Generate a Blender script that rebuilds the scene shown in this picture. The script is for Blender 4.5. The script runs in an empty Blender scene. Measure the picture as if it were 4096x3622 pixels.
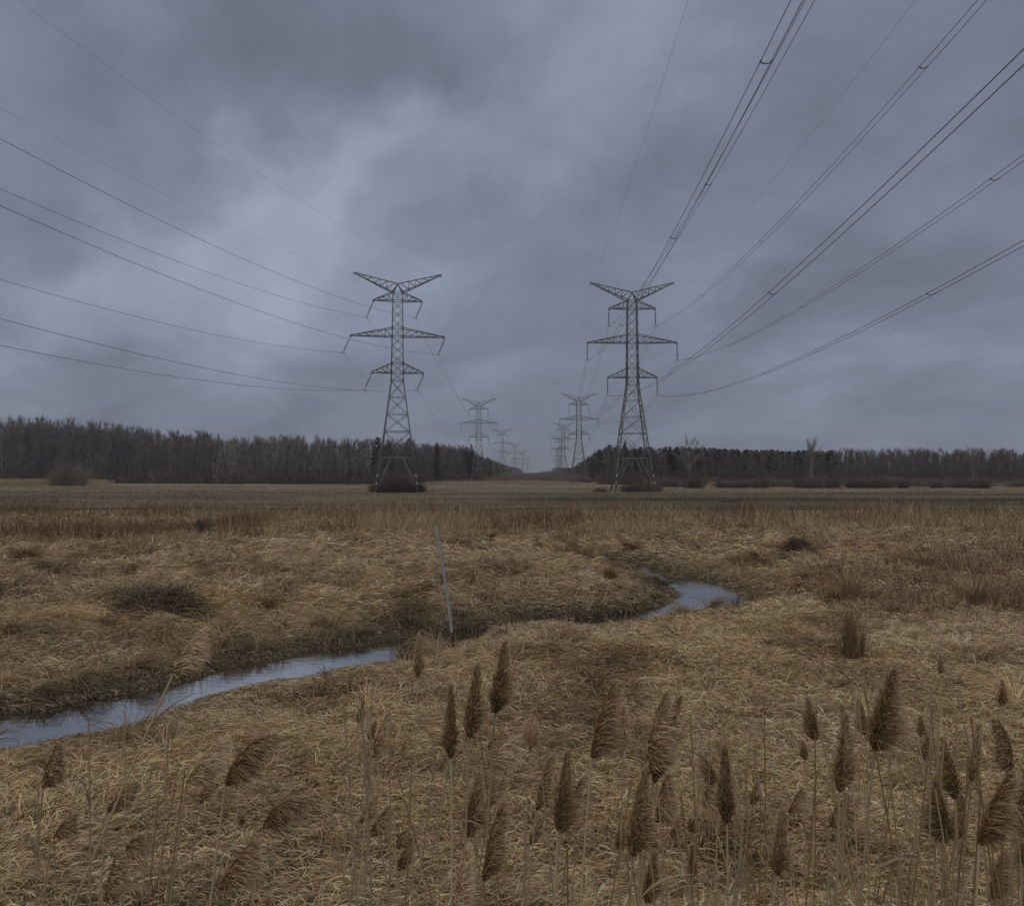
import bpy, math, random
import numpy as np
from mathutils import Vector, Matrix
R = math.radians
rng = np.random.default_rng(7)
random.seed(7)
sc = bpy.context.scene
COL = sc.collection

# ------------------------------------------------------------------ camera
F, CX, CY, CZ = 3400.0, 2048.0, 1811.0, 3.5
PITCH = math.atan(89 / 3400.0)
cam = bpy.data.cameras.new('camera')
cam.sensor_width = 36; cam.lens = 36 * F / 4096
cam.clip_start = 0.1; cam.clip_end = 20000
camo = bpy.data.objects.new('camera', cam); COL.objects.link(camo)
camo.location = (0, 0, CZ); camo.rotation_euler = (R(90) + PITCH, 0, 0)
sc.camera = camo

# ------------------------------------------------------------------ exposure
sc.view_settings.view_transform = 'Standard'
sc.view_settings.look = 'None'
sc.view_settings.gamma = 1
sc.view_settings.exposure = -0.85
sc.cycles.max_bounces = 5
sc.cycles.diffuse_bounces = 3
sc.cycles.glossy_bounces = 2
sc.cycles.volume_bounces = 1
sc.cycles.transmission_bounces = 2

SUN_EL, SUN_ROT = R(52), R(200)      # sun hidden behind the overcast, behind and to the left
# ------------------------------------------------------------------ world: overcast sky
world = bpy.data.worlds.new('World'); sc.world = world
world.use_nodes = True
wt = world.node_tree; wt.nodes.clear()

def node(t, typ, **kw):
    n = t.nodes.new(typ)
    for k, v in kw.items():
        setattr(n, k, v)
    return n

def math_(t, op, a, b=None, clamp=False):
    n = t.nodes.new('ShaderNodeMath'); n.operation = op; n.use_clamp = clamp
    for i, v in enumerate((a, b)):
        if v is None: continue
        if isinstance(v, (int, float)): n.inputs[i].default_value = v
        else: t.links.new(v, n.inputs[i])
    return n.outputs[0]

def build_world():
    t = wt
    out = node(t, 'ShaderNodeOutputWorld'); bg = node(t, 'ShaderNodeBackground')
    bg.inputs['Strength'].default_value = 0.1
    t.links.new(bg.outputs[0], out.inputs[0])
    sky = node(t, 'ShaderNodeTexSky'); sky.sky_type = 'NISHITA'; sky.sun_disc = False
    sky.sun_elevation = SUN_EL; sky.sun_rotation = SUN_ROT; sky.air_density = 1.0
    tc = node(t, 'ShaderNodeTexCoord')
    sep = node(t, 'ShaderNodeSeparateXYZ'); t.links.new(tc.outputs['Generated'], sep.inputs[0])
    X, Y, Z = sep.outputs
    zz = math_(t, 'ADD', math_(t, 'MAXIMUM', Z, 0.0), 0.30)
    px = math_(t, 'DIVIDE', X, zz); py = math_(t, 'DIVIDE', Y, zz)
    cb = node(t, 'ShaderNodeCombineXYZ'); t.links.new(px, cb.inputs[0]); t.links.new(py, cb.inputs[1])
    def noise(scale, det, rough, dist, rot, sx, off):
        m = node(t, 'ShaderNodeMapping', vector_type='TEXTURE'); t.links.new(cb.outputs[0], m.inputs[0])
        m.inputs['Rotation'].default_value = (0, 0, rot); m.inputs['Scale'].default_value = (sx, 1, 1)
        m.inputs['Location'].default_value = (off, off * .7, 0)
        n = node(t, 'ShaderNodeTexNoise'); n.inputs['Scale'].default_value = scale
        n.inputs['Detail'].default_value = det; n.inputs['Roughness'].default_value = rough
        n.inputs['Distortion'].default_value = dist
        t.links.new(m.outputs[0], n.inputs['Vector'])
        return n.outputs['Fac']
    n1 = noise(0.9, 4, 0.5, 0.3, R(-40), 1.9, 3.1)
    n2 = noise(3.0, 7, 0.6, 0.3, R(-40), 1.35, 7.7)
    n3 = noise(0.35, 2, 0.5, 0.2, R(10), 1.0, 1.7)
    v = math_(t, 'MULTIPLY', math_(t, 'SUBTRACT', n1, 0.5), 1.0)
    v = math_(t, 'ADD', v, math_(t, 'MULTIPLY', math_(t, 'SUBTRACT', n2, 0.5), 0.8))
    v = math_(t, 'ADD', v, math_(t, 'MULTIPLY', math_(t, 'SUBTRACT', n3, 0.5), 0.5))
    wn = node(t, 'ShaderNodeTexNoise'); wn.inputs['Scale'].default_value = 4.5; wn.inputs['Detail'].default_value = 5
    t.links.new(tc.outputs['Generated'], wn.inputs['Vector'])
    w1 = node(t, 'ShaderNodeVectorMath', operation='SUBTRACT'); t.links.new(wn.outputs['Color'], w1.inputs[0]); w1.inputs[1].default_value = (.5, .5, .5)
    w2 = node(t, 'ShaderNodeVectorMath', operation='SCALE'); t.links.new(w1.outputs[0], w2.inputs[0]); w2.inputs['Scale'].default_value = .38
    w3 = node(t, 'ShaderNodeVectorMath', operation='ADD'); t.links.new(w2.outputs[0], w3.inputs[0]); t.links.new(tc.outputs['Generated'], w3.inputs[1])
    # bright gaps and dark banks of the cloud deck, each at its own bearing
    def lobe(px_, py_, rx, ry, ang, amp):
        nonlocal v
        dx, dz = (px_ - CX) / F, -(py_ - CY) / F
        d = Vector((dx, math.cos(PITCH) - dz * math.sin(PITCH), math.sin(PITCH) + dz * math.cos(PITCH))).normalized()
        right = Vector((d.y, -d.x, 0)).normalized(); up = right.cross(d)
        a = right * math.cos(ang) + up * math.sin(ang); b = up * math.cos(ang) - right * math.sin(ang)
        def dot(vec, rad):
            n = node(t, 'ShaderNodeVectorMath', operation='DOT_PRODUCT')
            t.links.new(w3.outputs[0], n.inputs[0]); n.inputs[1].default_value = vec
            m = math_(t, 'SUBTRACT', n.outputs['Value'], vec.dot(d))
            m = math_(t, 'DIVIDE', m, rad / F)
            return math_(t, 'MULTIPLY', m, m)
        r2 = math_(t, 'ADD', dot(a, rx), dot(b, ry))
        dd = node(t, 'ShaderNodeVectorMath', operation='DOT_PRODUCT')
        t.links.new(tc.outputs['Generated'], dd.inputs[0]); dd.inputs[1].default_value = d
        front = math_(t, 'GREATER_THAN', dd.outputs['Value'], 0.0)
        g = math_(t, 'MULTIPLY', math_(t, 'EXPONENT', math_(t, 'MULTIPLY', r2, -1.0)), front)
        v = math_(t, 'ADD', v, math_(t, 'MULTIPLY', g, amp))
    for L in LOBES: lobe(*L)
    ramp = node(t, 'ShaderNodeValToRGB')
    fac = math_(t, 'ADD', math_(t, 'MULTIPLY', v, 1.0), 0.5, clamp=True)
    t.links.new(fac, ramp.inputs[0])
    e = ramp.color_ramp.elements
    e[0].position = 0.0; e[0].color = (1.42/4, 1.62/4, 2.12/4, 1)
    e[1].position = 1.0; e[1].color = (4.8/4*.97, 5.4/4*.97, 6.95/4*.97, 1)
    m = e = ramp.color_ramp.elements.new(0.5); m.color = (2.72/4, 3.12/4, 4.12/4, 1)
    sc4 = node(t, 'ShaderNodeVectorMath', operation='SCALE'); sc4.inputs['Scale'].default_value = SKYGAIN
    t.links.new(ramp.outputs[0], sc4.inputs[0])
    mix = node(t, 'ShaderNodeMix', data_type='RGBA'); mix.inputs[0].default_value = 0.96
    t.links.new(sky.outputs[0], mix.inputs[6]); t.links.new(sc4.outputs[0], mix.inputs[7])
    t.links.new(mix.outputs[2], bg.inputs['Color'])
SKYGAIN = 5.35
# (bearing given through a picture position, radii, tilt, strength)
LOBES = [(1520, 620, 520, 230, R(30), .25), (900, 980, 420, 190, R(35), .22), (1350, 800, 260, 120, R(50), .08),
         (2450, 250, 700, 330, R(30), .26), (1150, 260, 640, 270, R(15), -.36), (250, 520, 520, 360, R(20), -.32),
         (200, 1080, 360, 120, R(10), -.22), (2050, 860, 600, 260, R(25), -.22), (3250, 1130, 620, 170, R(20), -.20), (3100, 80, 260, 240, R(50), -.12),
         (3700, 700, 500, 200, R(35), .10), (3700, 1480, 700, 110, R(5), .12), (600, 1560, 900, 110, R(0), -.04), (500, 1250, 500, 120, R(20), .09),
         (1300, 1620, 1200, 150, R(0), -.11), (2700, 1500, 500, 160, R(10), -.09)]
build_world()

sun = bpy.data.lights.new('sun', 'SUN'); sun.energy = 1.3; sun.angle = R(60); sun.color = (1.0, .90, .76)
suno = bpy.data.objects.new('sun', sun); COL.objects.link(suno)
sd = Vector((math.sin(SUN_ROT) * math.cos(SUN_EL), math.cos(SUN_ROT) * math.cos(SUN_EL), math.sin(SUN_EL)))
suno.rotation_euler = (-sd).to_track_quat('-Z', 'Y').to_euler()

# ------------------------------------------------------------------ helpers
def ray(u, v):
    dx, dz = (u - CX) / F, -(v - CY) / F
    y = math.cos(PITCH) - dz * math.sin(PITCH); z = math.sin(PITCH) + dz * math.cos(PITCH)
    return dx / y, z / y                       # X and height gained per metre of distance

def at(u, v, Y):
    a, b = ray(u, v); return Vector((a * Y, Y, CZ + b * Y))

def on(u, v, z=0.0):
    a, b = ray(u, v); Y = (z - CZ) / b; return Vector((a * Y, Y, z))

def tag(o, label=None, cat=None, group=None, kind=None):
    if label: o['label'] = label
    if cat: o['category'] = cat
    if group: o['group'] = group
    if kind: o['kind'] = kind
    return o

def empty(name, loc=(0, 0, 0), rz=0.0):
    o = bpy.data.objects.new(name, None); COL.objects.link(o)
    o.empty_display_size = .3; o.location = loc; o.rotation_euler = (0, 0, rz); return o

def link(name, me, parent=None, loc=None):
    o = bpy.data.objects.new(name, me); COL.objects.link(o)
    if parent: o.parent = parent
    if loc is not None: o.location = loc
    return o

def copy_tree(o, parent=None):
    c = o.copy(); COL.objects.link(c); c.parent = parent
    for ch in list(o.children): copy_tree(ch, c)
    return c

def mesh_np(name, V, Fq, mat, C=None, smooth=False):
    """V (n,3), Fq (m,k) with equal-size faces, C (n,3) colours per vertex"""
    V = np.ascontiguousarray(V, np.float32); Fq = np.ascontiguousarray(Fq, np.int32)
    me = bpy.data.meshes.new(name)
    m, k = Fq.shape
    me.vertices.add(len(V)); me.vertices.foreach_set('co', V.ravel())
    me.loops.add(m * k); me.loops.foreach_set('vertex_index', Fq.ravel())
    me.polygons.add(m); me.polygons.foreach_set('loop_start', np.arange(0, m * k, k, dtype=np.int32))
    try: me.polygons.foreach_set('loop_total', np.full(m, k, np.int32))
    except Exception: pass
    if smooth: me.polygons.foreach_set('use_smooth', np.ones(m, bool))
    if C is not None:
        ca = me.color_attributes.new('tint', 'FLOAT_COLOR', 'POINT')
        cc = np.ones((len(V), 4), np.float32); cc[:, :3] = C
        ca.data.foreach_set('color', cc.ravel())
    me.materials.append(mat)
    me.update(calc_edges=True)
    return me

def ribbon_geo(P, W, C):
    """P (n,k,3) centre lines, W (n,k,3) half-width vectors, C (n,3) or (n,k,3)"""
    n, k, _ = P.shape
    V = np.stack([P - W, P + W], 2).reshape(-1, 3)
    b = (np.arange(n) * k * 2)[:, None] + (np.arange(k - 1) * 2)[None]
    Fq = np.stack([b, b + 1, b + 3, b + 2], -1).reshape(-1, 4)
    if C.ndim == 2: C = np.repeat(C[:, None], k, 1)
    C = np.repeat(C[:, :, None], 2, 2).reshape(-1, 3)
    return V, Fq, C

def merge(geos):
    Vs, Fs, Cs, o = [], [], [], 0
    for V, Fq, C in geos:
        Vs.append(V); Fs.append(Fq + o); Cs.append(C); o += len(V)
    return np.concatenate(Vs), np.concatenate(Fs), np.concatenate(Cs)

def norm(a): return a / (np.linalg.norm(a, axis=-1, keepdims=True) + 1e-9)

def sstep(a, b, x):
    t = np.clip((x - a) / (b - a), 0, 1); return t * t * (3 - 2 * t)

_T = np.random.default_rng(11).random((256, 256)).astype(np.float64)
def vnoise(x, y):
    xi = np.floor(x).astype(int); yi = np.floor(y).astype(int); fx = x - xi; fy = y - yi
    fx = fx * fx * (3 - 2 * fx); fy = fy * fy * (3 - 2 * fy)
    a = _T[xi & 255, yi & 255]; b = _T[(xi + 1) & 255, yi & 255]
    c = _T[xi & 255, (yi + 1) & 255]; d = _T[(xi + 1) & 255, (yi + 1) & 255]
    return (a + (b - a) * fx) * (1 - fy) + (c + (d - c) * fx) * fy
def fbm(x, y, o=3):
    s = 0; a = .5; t = 0
    for i in range(o):
        s = s + a * vnoise(x * 2 ** i + 17.3 * i, y * 2 ** i + 5.1 * i); t += a; a *= .5
    return s / t

# ------------------------------------------------------------------ materials
def mat_attr(name, rough=.9, spec=.15, vary=.25, vscale=3.0, bump=0.0, transl=0.0):
    m = bpy.data.materials.new(name); m.use_nodes = True
    t = m.node_tree; b = t.nodes['Principled BSDF']
    b.inputs['Roughness'].default_value = rough
    b.inputs['Specular IOR Level'].default_value = spec
    a = node(t, 'ShaderNodeAttribute', attribute_name='tint')
    n = node(t, 'ShaderNodeTexNoise'); n.inputs['Scale'].default_value = vscale; n.inputs['Detail'].default_value = 4
    g = node(t, 'ShaderNodeNewGeometry'); t.links.new(g.outputs['Position'], n.inputs['Vector'])
    k = math_(t, 'ADD', math_(t, 'MULTIPLY', n.outputs['Fac'], vary * 2), 1 - vary)
    s = node(t, 'ShaderNodeVectorMath', operation='SCALE')
    t.links.new(a.outputs['Color'], s.inputs[0]); t.links.new(k, s.inputs['Scale'])
    t.links.new(s.outputs[0], b.inputs['Base Color'])
    if bump:
        bp = node(t, 'ShaderNodeBump'); bp.inputs['Strength'].default_value = bump; bp.inputs['Distance'].default_value = .05
        n2 = node(t, 'ShaderNodeTexNoise'); n2.inputs['Scale'].default_value = 14; n2.inputs['Detail'].default_value = 5
        t.links.new(g.outputs['Position'], n2.inputs['Vector'])
        t.links.new(n2.outputs['Fac'], bp.inputs['Height']); t.links.new(bp.outputs[0], b.inputs['Normal'])
    return m

def mat_plain(name, col, rough=.6, metal=0.0, spec=.4, col2=None, scale=6.0):
    m = bpy.data.materials.new(name); m.use_nodes = True
    t = m.node_tree; b = t.nodes['Principled BSDF']
    b.inputs['Roughness'].default_value = rough; b.inputs['Metallic'].default_value = metal
    b.inputs['Specular IOR Level'].default_value = spec
    col2 = col2 or tuple(c * .7 for c in col)
    tc = node(t, 'ShaderNodeTexCoord'); n = node(t, 'ShaderNodeTexNoise')
    n.inputs['Scale'].default_value = scale; n.inputs['Detail'].default_value = 5
    t.links.new(tc.outputs['Object'], n.inputs['Vector'])
    r = node(t, 'ShaderNodeValToRGB'); t.links.new(n.outputs['Fac'], r.inputs[0])
    r.color_ramp.elements[0].position = .35; r.color_ramp.elements[0].color = (*col2, 1)
    r.color_ramp.elements[1].position = .65; r.color_ramp.elements[1].color = (*col, 1)
    t.links.new(r.outputs[0], b.inputs['Base Color'])
    return m

M_straw = mat_attr('dry_straw', .85, .2, .18, 9)
M_wood = mat_attr('twig_bark', .95, .05, .2, .8)
M_ground = mat_attr('soil_and_litter', .95, .05, .35, 1.6, bump=.8)
M_plume = mat_attr('reed_plume', .9, .1, .15, 20)
M_steel = mat_plain('galvanised_steel', (.23, .24, .22), .7, .1, .3, (.15, .16, .145), .6)
M_insul = mat_plain('insulator_glass', (.10, .13, .12), .35, 0, .5, (.07, .09, .085), 3)
M_band = mat_plain('warning_paint', (.40, .38, .24), .7, 0, .3, (.28, .26, .2), 4)
M_wire = mat_plain('aluminium_conductor', (.22, .225, .19), .6, .1, .3, (.15, .155, .13), .3)
M_spacer = mat_plain('spacer_metal', (.22, .22, .2), .6, .2, .3)
M_pole = mat_plain('grey_pole_steel', (.42, .43, .46), .5, .1, .4, (.32, .33, .36), 3)
M_rust = mat_plain('rust', (.10, .045, .02), .9, 0, .2, (.05, .025, .015), 20)

# ------------------------------------------------------------------ stream outline
ZW = -0.42
near_px = [(-500, 3080), (0, 2982), (90, 2978), (190, 2942), (380, 2918), (560, 2870), (760, 2790), (880, 2762), (1090, 2715),
           (1190, 2708), (1350, 2665), (1440, 2658), (1535, 2645), (1510, 2636), (1560, 2615), (1640, 2597), (1730, 2592), (1750, 2567),
           (1800, 2566), (1900, 2552), (2100, 2527), (2300, 2502), (2480, 2483), (2640, 2452), (2800, 2436), (2900, 2418), (2968, 2400)]
right_px = [(2960, 2388), (2920, 2365), (2880, 2342), (2820, 2330), (2780, 2318), (2700, 2322), (2650, 2310), (2620, 2290),
            (2600, 2281), (2580, 2262), (2500, 2245), (2420, 2236)]
far_px = [(-500, 2955), (0, 2866), (150, 2855), (300, 2820), (500, 2785), (700, 2745), (850, 2700), (950, 2668), (1100, 2645),
          (1250, 2610), (1400, 2598), (1600, 2573), (1730, 2550), (1800, 2541), (1900, 2533), (2050, 2516), (2200, 2499),
          (2400, 2478), (2550, 2455), (2640, 2430), (2700, 2410), (2726, 2380), (2690, 2355), (2600, 2304), (2560, 2292),
          (2500, 2280), (2460, 2262), (2400, 2250)]
toW = lambda L: [tuple(on(u, v, ZW)[:2]) for u, v in L]
near_w = [(-34, 3.0), (-20, 7.6)] + toW(near_px)
far_w = [(-34, 5.5), (-20, 10.2)] + toW(far_px)
right_w = toW(right_px)
chain = near_w + right_w + far_w[::-1]
CH = np.array(chain); CN = np.roll(CH, -1, 0)
KIND = np.array([0] * (len(near_w)) + [1] * (len(right_w)) + [1] * len(far_w)); KIND[len(near_w) - 1] = 1
def stream(x, y):
    """signed distance (negative in water), and 1 where the closest bank is a steep one"""
    x = np.asarray(x, float).ravel(); y = np.asarray(y, float).ravel()
    best = np.full(len(x), 1e9); kind = np.zeros(len(x)); inside = np.zeros(len(x), bool)
    for (ax, ay), (bx, by), kd in zip(CH, CN, KIND):
        dx, dy = bx - ax, by - ay
        t = np.clip(((x - ax) * dx + (y - ay) * dy) / (dx * dx + dy * dy + 1e-9), 0, 1)
        d = np.hypot(x - ax - t * dx, y - ay - t * dy)
        m = d < best; best = np.where(m, d, best); kind = np.where(m, kd, kind)
        c = ((ay > y) != (by > y))
        with np.errstate(divide='ignore', invalid='ignore'):
            xi = (bx - ax) * (y - ay) / (by - ay + 1e-12) + ax
        inside ^= c & (x < xi)
    return np.where(inside, -best, best), kind

fx_ = np.array([p[0] for p in far_w[:24]]); fy_ = np.array([p[1] for p in far_w[:24]])
o_ = np.argsort(fx_); fx_, fy_ = fx_[o_], fy_[o_]
def beyond(x, y): return y > np.interp(x, fx_, fy_, right=28)

def height(x, y, full=False):
    x = np.asarray(x, float).ravel(); y = np.asarray(y, float).ravel()
    near = 1 - sstep(70, 85, y)
    bey = sstep(-.5, 2.0, y - np.interp(x, fx_, fy_, right=30))
    d, k = stream(x, y); calm = .12 + .88 * sstep(.3, 4.0, d)
    lump = 1 - np.abs(2 * fbm(x * .55 + 3, y * .55, 3) - 1)
    z = .22 * (fbm(x * .09, y * .09, 2) - .5)
    z -= .20 * np.exp(-((x - 5.0) ** 2 + (y - 30) ** 2) / 11)
    z += near * calm * (.12 + .46 * bey) * (lump - .60)
    z += near * calm * .14 * (fbm(x * 1.7, y * 1.7, 3) - .5) * (1 + 1.3 * bey)
    z += (1 - near) * .05 * (fbm(x * .1, y * .9, 3) - .5)
    lowl = 1 - sstep(-3.2, -1.2, x) + sstep(3.0, 4.4, x)                            # the far bank is lower and softer on the left
    steep = (.55 - .25 * lowl) * sstep(0, .26 + .2 * lowl, d) + (.45 + .25 * lowl) * sstep(.1, 3.4 + lowl, d)
    gentle = .25 * sstep(0, 1.0, d) + .75 * sstep(.4, 5.5, d)
    hid = sstep(-.9, 0, x) * (1 - sstep(.8, 2.2, x))           # the near bank is higher beside the pole
    gentle = gentle * (1 - hid) + hid * (.8 * sstep(0, .8, d) + .2 * sstep(.5, 2.5, d))
    prof = np.where(k > .5, steep, gentle)
    z = ZW + .02 + (z + .05 * (k > .5) - ZW) * prof
    z = np.where(d < 0, ZW - .05 - .5 * sstep(0, .6, -d), z)
    return (z, d, k) if full else z

# ------------------------------------------------------------------ ground colours (soil and litter, with some shade painted in)
def band(y, c, w): return np.exp(-((y - c) / w) ** 2)
TAN = np.array([.63, .462, .27]); DK = np.array([.16, .10, .05]); GREY = np.array([.36, .275, .175])
RED = np.array([.30, .185, .11]); GOLD = np.array([.65, .455, .22])
def mixc(a, b, t): return a + (b - a) * t[:, None]

def litter_tint(x, y, d=None, k=None):
    x = np.asarray(x, float).ravel(); y = np.asarray(y, float).ravel()
    if d is None: d, k = stream(x, y)
    c = np.repeat(TAN[None], len(x), 0)
    c = mixc(c, GOLD, .5 * sstep(.45, .7, fbm(x * .2 + 9, y * .2, 3)))
    c = mixc(c, GREY, .45 * sstep(.5, .72, fbm(x * .35 + 40, y * .35, 3)))
    c = mixc(c, DK, .6 * sstep(.52, .75, fbm(x * .7, y * .5 + 30, 3)))
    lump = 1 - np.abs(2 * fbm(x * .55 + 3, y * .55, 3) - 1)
    c = mixc(c, np.array([.21, .155, .095]), .45 * (1 - sstep(.42, .62, lump)) * beyond(x, y))  # shade in the hollows between mounds, painted into the tint
    wet = np.where(k > .5, 1 - sstep(.2, 1.0 + 1.5 * sstep(-6, -2, x), d), .75 * (1 - sstep(.2, 1.5, d)))
    c = mixc(c, np.array([.165, .125, .08]), .75 * np.clip(wet, 0, 1))
    rd = sstep(6, 12, x) * sstep(24, 30, y) * (1 - sstep(52, 60, y)) * sstep(.38, .6, fbm(x * .12 + 3, y * .12 + 8, 2))
    c = mixc(c, RED, .6 * rd)
    c = c * (.72 + .56 * fbm(x * .8 + 2, y * 1.3 + 60, 3))[:, None]          # broad swathe shading put into the colour as noise
    return c

# ------------------------------------------------------------------ ground sheet
def build_ground():
    py = np.arange(1903.6, 3980, 3.6)[::-1]
    Yr = 3.5 * F / (py - 1900)
    Yr = np.concatenate([np.linspace(-60, Yr[0] - .25, 26), Yr, [4300]])
    s = np.concatenate([-np.geomspace(1, .001, 14) * 9 - 1.0, np.linspace(-1, 1, 620), np.geomspace(.001, 1, 14) * 9 + 1.0])
    Wd = .70 * np.maximum(Yr, 0) + 4.5
    Xg = s[None] * Wd[:, None]
    Xg = np.clip(Xg, -3300, 3300) + s[None] * 1e-3
    Yg = np.repeat(Yr[:, None], len(s), 1)
    z, d, k = height(Xg, Yg, True)
    x, y = Xg.ravel(), Yg.ravel()
    near = litter_tint(x, y, d, k) * .5  # darkened copy of the litter tint, so gaps between blades read as shadow
    # harvested field beyond the weeds, in strips
    st = fbm(x * .012, y * .22, 4); st2 = fbm(x * .05 + 50, y * .8, 3)
    fld = np.repeat(np.array([[.215, .165, .10]]), len(x), 0)
    fld = mixc(fld, np.array([.33, .25, .15]), sstep(.42, .68, st))
    fld = mixc(fld, np.array([.15, .118, .082]), .8 * sstep(.5, .72, st2))
    pt = fbm(x * .018 + 5, y * .05 + 2, 4)
    fld = mixc(fld, np.array([.155, .11, .066]), .75 * sstep(.48, .68, pt)); fld = mixc(fld, np.array([.36, .27, .16]), .5 * (1 - sstep(.28, .42, pt)))
    px_ = x / np.maximum(y, 1)
    dark = sstep(-.12, .1, px_) * (band(y, 117, 14) + .6 * band(y, 152, 8)) * sstep(.25, .5, fbm(x * .03, y * .25 + 4, 3) + .1)
    dark = dark + .4 * band(y, 128, 7) * sstep(.3, .5, st2)
    fld = mixc(fld, np.array([.08, .065, .052]), np.clip(dark, 0, .95))
    fld = mixc(fld, np.array([.42, .33, .22]), .7 * sstep(165, 185, y) * sstep(.35, .6, fbm(x * .02 + 9, y * .12, 3)))
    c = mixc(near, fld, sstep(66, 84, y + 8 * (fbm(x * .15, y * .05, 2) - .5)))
    c = np.where((d < .15)[:, None], np.array([[.05, .04, .032]]), c)
    V = np.stack([x, y, z], 1)
    nr, nc = Xg.shape
    i = (np.arange(nr - 1) * nc)[:, None] + np.arange(nc - 1)[None]
    Fq = np.stack([i, i + 1, i + nc + 1, i + nc], -1).reshape(-1, 4)
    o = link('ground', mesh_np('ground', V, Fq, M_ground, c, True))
    tag(o, kind='structure')
build_ground()

# ------------------------------------------------------------------ water
def water_mat():
    m = bpy.data.materials.new('stream_water'); m.use_nodes = True
    t = m.node_tree; b = t.nodes['Principled BSDF']
    b.inputs['Base Color'].default_value = (.045, .04, .032, 1); b.inputs['Roughness'].default_value = .04
    b.inputs['IOR'].default_value = 3.6; b.inputs['Specular IOR Level'].default_value = .9
    g = node(t, 'ShaderNodeNewGeometry'); mp = node(t, 'ShaderNodeMapping'); mp.inputs['Scale'].default_value = (1.2, 3.5, 1)
    t.links.new(g.outputs['Position'], mp.inputs[0])
    n = node(t, 'ShaderNodeTexNoise'); n.inputs['Scale'].default_value = 2.2; n.inputs['Detail'].default_value = 3
    t.links.new(mp.outputs[0], n.inputs['Vector'])
    bp = node(t, 'ShaderNodeBump'); bp.inputs['Strength'].default_value = .22; bp.inputs['Distance'].default_value = .015
    t.links.new(n.outputs['Fac'], bp.inputs['Height']); t.links.new(bp.outputs[0], b.inputs['Normal'])
    return m
M_water = water_mat()
def polygon(name, pts, z, mat):
    me = bpy.data.meshes.new(name)
    me.from_pydata([(p[0], p[1], z) for p in pts], [], [list(range(len(pts)))])
    me.materials.append(mat); return me
link('stream', polygon('stream', [(-36, 0), (30, 0), (30, 50), (-36, 50)], ZW + .05, M_water))
tag(bpy.data.objects['stream'], kind='structure')
pp = [on(u, v, .10)[:2] for u, v in ((2868, 2003), (2925, 2005), (2990, 2003), (2995, 2001), (2960, 1999), (2900, 1999), (2870, 2001))]
link('puddle', polygon('puddle', pp, .10, M_water)); tag(bpy.data.objects['puddle'], kind='structure')

# ------------------------------------------------------------------ blades of dry grass
def blades(x, y, z, ang, elev, L, w, c, k=4, droop=.5, zmin=None):
    """arching blades starting at (x,y,z)"""
    n = len(x); t = np.linspace(0, 1, k)
    el = elev[:, None] - droop * t[None] * (1 if np.isscalar(droop) else 1)
    step = (L / (k - 1))[:, None]
    curl = ang[:, None] + rng.normal(0, .35, n)[:, None] * t[None]
    dx = np.cos(el) * np.cos(curl) * step; dy = np.cos(el) * np.sin(curl) * step; dz = np.sin(el) * step
    P = np.zeros((n, k, 3))
    P[:, 0] = np.stack([x, y, z], 1)
    P[:, 1:, 0] = x[:, None] + np.cumsum(dx[:, :-1], 1); P[:, 1:, 1] = y[:, None] + np.cumsum(dy[:, :-1], 1)
    P[:, 1:, 2] = z[:, None] + np.cumsum(dz[:, :-1], 1)
    roll = rng.uniform(-1.3, 1.3, n)
    side = np.stack([-np.sin(ang) * np.cos(roll), np.cos(ang) * np.cos(roll), np.sin(roll)], 1)
    prof = np.array([.8, 1.0, .85, .25]) if k == 4 else np.linspace(1, .25, k)
    W = side[:, None] * (w[:, None] * .5 * prof[None])[:, :, None]
    return ribbon_geo(P, W, c)

def scatter(Y0, Y1, n, dens=None, margin=2.5):
    u = rng.random(n); Y = 1 / (1 / Y0 + u * (1 / Y1 - 1 / Y0))       # even over the view
    X = rng.uniform(-1, 1, n) * (.66 * Y + margin)
    return X, Y

def litter(Y0, Y1, n, L, w):
    x, y = scatter(Y0, Y1, n)
    z, d, k = height(x, y, True)
    keep = d > np.where(k > .5, .07, .40) * rng.uniform(.6, 1.2, len(d))
    lowb = 1 - .8 * (1 - sstep(.1, 2.4, d)) * np.where(k > .5, .6, 1.0)
    dens = .7 + .3 * sstep(.3, .55, fbm(x * 1.1, y * 1.1, 2))
    keep &= rng.random(n) < dens
    x, y, z, d, k, lowb = (a[keep] for a in (x, y, z, d, k, lowb)); n = len(x)
    bey = beyond(x, y)
    ang = fbm(x * .22 + 5, y * .22, 2) * 9 + rng.normal(0, .6, n) + np.where(rng.random(n) < np.where(bey, .3, .5), rng.uniform(0, 6.28, n), 0)
    elev = np.abs(rng.normal(.10, .42, n)) * lowb
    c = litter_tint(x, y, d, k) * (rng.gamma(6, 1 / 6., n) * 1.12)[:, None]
    pale = rng.random(n) < .035
    c = np.where(pale[:, None], np.array([[.66, .56, .42]]), c)
    c *= (1 + rng.normal(0, .05, (n, 3)))
    Ls = L * rng.uniform(.35, 1.3, n) * np.where(bey, 1.3, 1.0) * (.4 + .6 * lowb); ws = w * rng.uniform(.6, 1.5, n)
    zz = z + (np.abs(rng.normal(.0, .05, n)) + .09 * sstep(.45, .75, fbm(x * 2.3, y * 2.3, 2)) + .01) * lowb
    return blades(x, y, zz, ang, elev, Ls, ws, np.clip(c, .01, .9), droop=.9)

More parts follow.
